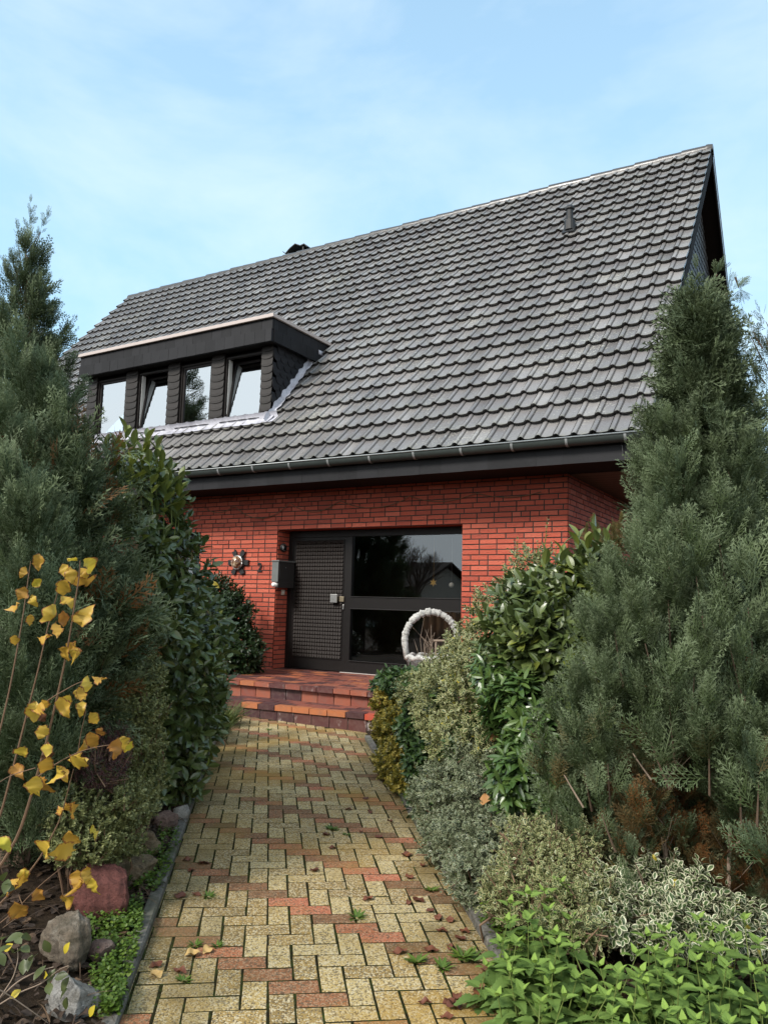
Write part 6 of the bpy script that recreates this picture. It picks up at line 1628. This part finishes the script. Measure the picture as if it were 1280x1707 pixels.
# bowl of rough stone
V = []; F = []; rows = [(0.0, 0.18), (0.06, 0.20), (0.18, 0.245), (0.27, 0.275), (0.30, 0.30), (0.335, 0.30), (0.335, 0.255), (0.25, 0.24)]
for h_, rr_ in rows:
    for w in np.linspace(0, 2 * math.pi, 49)[:-1]:
        k_ = 1 + 0.025 * math.sin(w * 17 + h_ * 40) + r_.normal(0, 0.012)
        V.append((pc[0] + rr_ * k_ * math.cos(w), pc[1] + rr_ * k_ * math.sin(w), ZP + (zr_ - ZP) * h_ / 0.335))
F = [[i * 48 + j, i * 48 + (j + 1) % 48, (i + 1) * 48 + (j + 1) % 48, (i + 1) * 48 + j] for i in range(len(rows) - 1) for j in range(48)]
mb.add(V, F); mb.build('bowl', [M['stone_grey']], bk, True)
mb = MB(); pts = []; rad_ = []
for w in np.linspace(-0.22, math.pi + 0.22, 80):
    pts.append(pc + dirx * (0.315 * math.cos(w)) + np.array([0, 0, 0.03 + 0.20 + 0.335 * math.sin(w) - 0.10 * 0])); rad_.append(0.041 * (1 + 0.06 * math.sin(w * 9) + r_.normal(0, 0.13)))
pts[0] = pts[0] * 1.0
pts = np.array(pts)
pts = np.concatenate([[pc + dirx * 0.285 + [0, 0, 0.0]], pts, [pc - dirx * 0.285 + [0, 0, 0.0]]]); rad_ = [0.036] + rad_ + [0.036]
mb.tube(pts, rad_, 10)
mb.tube([(pc[0] + 0.285 * math.cos(w), pc[1] + 0.285 * math.sin(w), zr_ + 0.012 * math.sin(w * 11)) for w in np.linspace(0, 2 * math.pi, 60)], [0.032 + 0.004 * math.sin(i * 1.9) for i in range(60)], 8)
mb.build('handle', [M['stone_white']], bk, True)
mb = MB(); mb.add([(pc[0] + 0.24 * math.cos(w), pc[1] + 0.24 * math.sin(w), zr_ - 0.03) for w in np.linspace(0, 2 * math.pi, 25)[:-1]], [list(range(24))]); mb.build('soil', [M['soil']], bk)
mb = MB()
for k_ in range(22):
    a_ = r_.uniform(0, 6.28); q_ = r_.uniform(0, 0.2); tuft(mb, [pc[0] + q_ * math.cos(a_), pc[1] + q_ * math.sin(a_), zr_ - 0.03], 22, 0.10, 0.05, 700 + k_, (0.3, 0.2))
pgr = mb.build('grass', [M['grass']]); tag(pgr, 'short grass growing inside the white basket planter', 'grass')
mb = MB()
for k_ in range(16):
    a_ = r_.uniform(0, 6.28); q_ = r_.uniform(0, 0.14); b_ = np.array([pc[0] + q_ * math.cos(a_), pc[1] + q_ * math.sin(a_), zr_ - 0.04]); h_ = r_.uniform(0.16, 0.5)
    mb.tube([b_, b_ + [r_.normal(0, .03), r_.normal(0, .03), h_ * .5], b_ + [r_.normal(0, .09), r_.normal(0, .05), h_]], [0.0035, 0.003, 0.0015], 5)
tag(mb.build('dry_twigs', [M['bark_pale']]), 'dry bare plant stalks standing in the white basket planter', 'stalks')
mb = MB(); q = P(742, 1078, 9.1)
for dx_ in (-0.11, 0.11):
    mb.tube([q + dirx * dx_ + [0, 0, -0.10], q + dirx * dx_ + [0, 0, 0.06]], 0.012, 6)
mb.tube([q - dirx * 0.14 + [0, 0, 0.065], q + dirx * 0.17 + [0, 0, 0.072]], 0.016, 6)
tag(mb.build('wooden_frame', [M['bark_pale']]), 'small pale wooden frame of sticks standing in the planter', 'frame')

# ---------------------------------------------------------------- what the window panes reflect
def back_tree(name, label, base, H, prof, n, prad, per, seed, slen=(0.5, 0.9)):
    return conifer(name, label, base, H, prof, n, prad, per, slen, SPRAYS_LO, M['cypress_dark'], seed, trunk_r=0.16)
pf = ([0, 0.2, 0.5, 0.8, 1], [1.7, 1.8, 1.3, 0.6, 0.05])
back_tree('conifer', 'dense dark garden conifer mirrored in the middle of the entrance glass', (-12.6, -1.2, 0), 6.2, pf, 70, 0.5, 9, 201)
back_tree('spruce', 'open-branched spruce mirrored in the dormer windows', (-18.8, 0.2, 0), 10.2, ([0, 0.3, 0.7, 1], [2.2, 2.0, 1.1, 0.05]), 60, 0.35, 7, 205)
bt = thing('bare_tree', 'leafless branching tree mirrored in the upper entrance pane', 'tree'); mb = MB(); r_ = random.Random(9)
def grow(p, d, L, r, lev):
    p = np.asarray(p, float); q = p + d * L
    mb.tube([p, (p + q) / 2 + np.array([r_.gauss(0, .03), r_.gauss(0, .03), 0]) * L, q], [r, r * .85, r * .7], 5, caps=False)
    if lev == 0: return
    for k_ in range(3 if lev < 5 else 4):
        e = d + np.array([r_.gauss(0, .45), r_.gauss(0, .45), r_.gauss(0.12, .3)]); e /= np.linalg.norm(e)
        grow(p + d * L * r_.uniform(.6, 1), e, L * r_.uniform(.62, .82), r * .58, lev - 1)
grow((-16.2, -11.0, -0.1), np.array([0.05, 0, 1.0]), 1.6, 0.11, 6)
mb.build('branches', [M['bark']], bt)
oh = thing('house', 'pale rendered house with a low gable roof mirrored in the entrance glass', 'house')
mb = MB(); mb.box((-34, -30, -0.1), (-22, -22, 2.6)); mb.add([(-22, -30, 2.6), (-22, -22, 2.6), (-22, -26, 3.9)], [[0, 1, 2]]); mb.build('wall', [M['render_wall']], oh)
mb = MB(); mb.prism([(-34.4, -30.6, 2.35), (-21.6, -30.6, 2.35), (-21.6, -26, 4.05), (-34.4, -26, 4.05)], (0, 0, 0.15)); mb.prism([(-34.4, -21.4, 2.35), (-21.6, -21.4, 2.35), (-21.6, -26, 4.05), (-34.4, -26, 4.05)], (0, 0, 0.15)); mb.build('roof', [M['dark_wood']], oh)
mb = MB()
for k_ in range(60):
    x = -8.6 - k_ * 0.2; mb.box((x, -7.0 - k_ * 0.14, -0.1), (x + 0.16, -6.97 - k_ * 0.14, 1.15 + 0.02 * (k_ % 3)))
tag(mb.build('garden_fence', [M['boards']]), 'brown board fence mirrored low in the entrance glass', 'fence')

# ---------------------------------------------------------------- sky, sun, camera
SUN_EL, SUN_AZ = rad(40), rad(197)     # azimuth clockwise from +Y
w = bpy.data.worlds.new('World'); S.world = w; w.use_nodes = True
nt = w.node_tree; nt.nodes.clear()
wo = nt.nodes.new('ShaderNodeOutputWorld'); bg = nt.nodes.new('ShaderNodeBackground')
sky = nt.nodes.new('ShaderNodeTexSky'); sky.sky_type = 'NISHITA'; sky.sun_disc = False; sky.sun_elevation = SUN_EL; sky.sun_rotation = SUN_AZ; sky.air_density = 0.9; sky.dust_density = 0.9; sky.ozone_density = 0.8
tc = nt.nodes.new('ShaderNodeTexCoord'); mp = nt.nodes.new('ShaderNodeMapping'); mp.inputs['Scale'].default_value = (1.5, 1.5, 3.4); mp.inputs['Location'].default_value = (0.35, 0.2, 0.0)
nz = nt.nodes.new('ShaderNodeTexNoise'); nz.inputs['Scale'].default_value = 1.6; nz.inputs['Detail'].default_value = 6; nz.inputs['Roughness'].default_value = 0.55; nz.inputs['Distortion'].default_value = 0.3
rp_ = nt.nodes.new('ShaderNodeValToRGB'); rp_.color_ramp.elements[0].position = 0.42; rp_.color_ramp.elements[1].position = 0.72
rp_.color_ramp.elements[0].color = (0.0, 0.0, 0.0, 1); rp_.color_ramp.elements[1].color = (0.5, 0.5, 0.5, 1)
lk = nt.links.new
lk(tc.outputs['Generated'], mp.inputs[0]); lk(mp.outputs[0], nz.inputs['Vector']); lk(nz.outputs[0], rp_.inputs[0])
sx = nt.nodes.new('ShaderNodeSeparateXYZ'); lk(tc.outputs['Generated'], sx.inputs[0])
def wmix(fac, a, b):
    m_ = nt.nodes.new('ShaderNodeMix'); m_.data_type = 'RGBA'
    for k_, v_ in ((0, fac), (6, a), (7, b)):
        if isinstance(v_, bpy.types.NodeSocket): lk(v_, m_.inputs[k_])
        else: m_.inputs[k_].default_value = v_
    return m_.outputs[2]
def wrange(src, a, b, c, d):
    m_ = nt.nodes.new('ShaderNodeMapRange'); lk(src, m_.inputs[0])
    for k_, v_ in enumerate((a, b, c, d)): m_.inputs[k_ + 1].default_value = v_
    return m_.outputs[0]
hazy = wmix(wrange(sx.outputs[2], 0.70, 0.05, 0.50, 0.95), sky.outputs[0], (2.5, 4.05, 5.2, 1))      # thin high haze, denser towards the horizon
cloudy = wmix(rp_.outputs[0], hazy, (4.4, 4.85, 5.0, 1))
final = wmix(wrange(sx.outputs[1], 0.15, -0.5, 0.0, 0.8), cloudy, (6.2, 6.3, 6.2, 1))                  # white overcast added behind the viewer to neutralise the blue ambient light
lk(final, bg.inputs[0]); bg.inputs[1].default_value = 0.125; lk(bg.outputs[0], wo.inputs[0])

sl_ = bpy.data.lights.new('sun', 'SUN'); sl_.energy = 2.0; sl_.angle = rad(14); sl_.color = (1.0, 0.95, 0.88)
so = bpy.data.objects.new('sun', sl_); COL.objects.link(so)
dv = Vector((math.sin(SUN_AZ) * math.cos(SUN_EL), math.cos(SUN_AZ) * math.cos(SUN_EL), math.sin(SUN_EL)))
so.rotation_euler = dv.to_track_quat('Z', 'Y').to_euler(); so.location = (0, 0, 20)

cd = bpy.data.cameras.new('camera'); co = bpy.data.objects.new('camera', cd); COL.objects.link(co); S.camera = co
cd.sensor_fit = 'VERTICAL'; cd.sensor_height = 36.0; cd.sensor_width = 27.0; cd.lens = FPX / 1707 * 36.0; cd.clip_start = 0.05; cd.clip_end = 3000
mw = Matrix.Identity(4)
for i in range(3):
    mw[i][0] = RC[0][i]; mw[i][1] = -RC[1][i]; mw[i][2] = -RC[2][i]
mw[2][3] = CAM_Z
co.matrix_world = mw

S.render.engine = 'CYCLES'
S.view_settings.view_transform = 'Standard'; S.view_settings.look = 'None'; S.view_settings.gamma = 1.0; S.view_settings.use_curve_mapping = False
S.view_settings.exposure = 1.0
S.cycles.max_bounces = 8; S.cycles.transparent_max_bounces = 12; S.cycles.caustics_reflective = False; S.cycles.caustics_refractive = False
S.cycles.use_denoising = True; S.cycles.denoiser = 'OPENIMAGEDENOISE'; S.cycles.denoising_prefilter = 'ACCURATE'
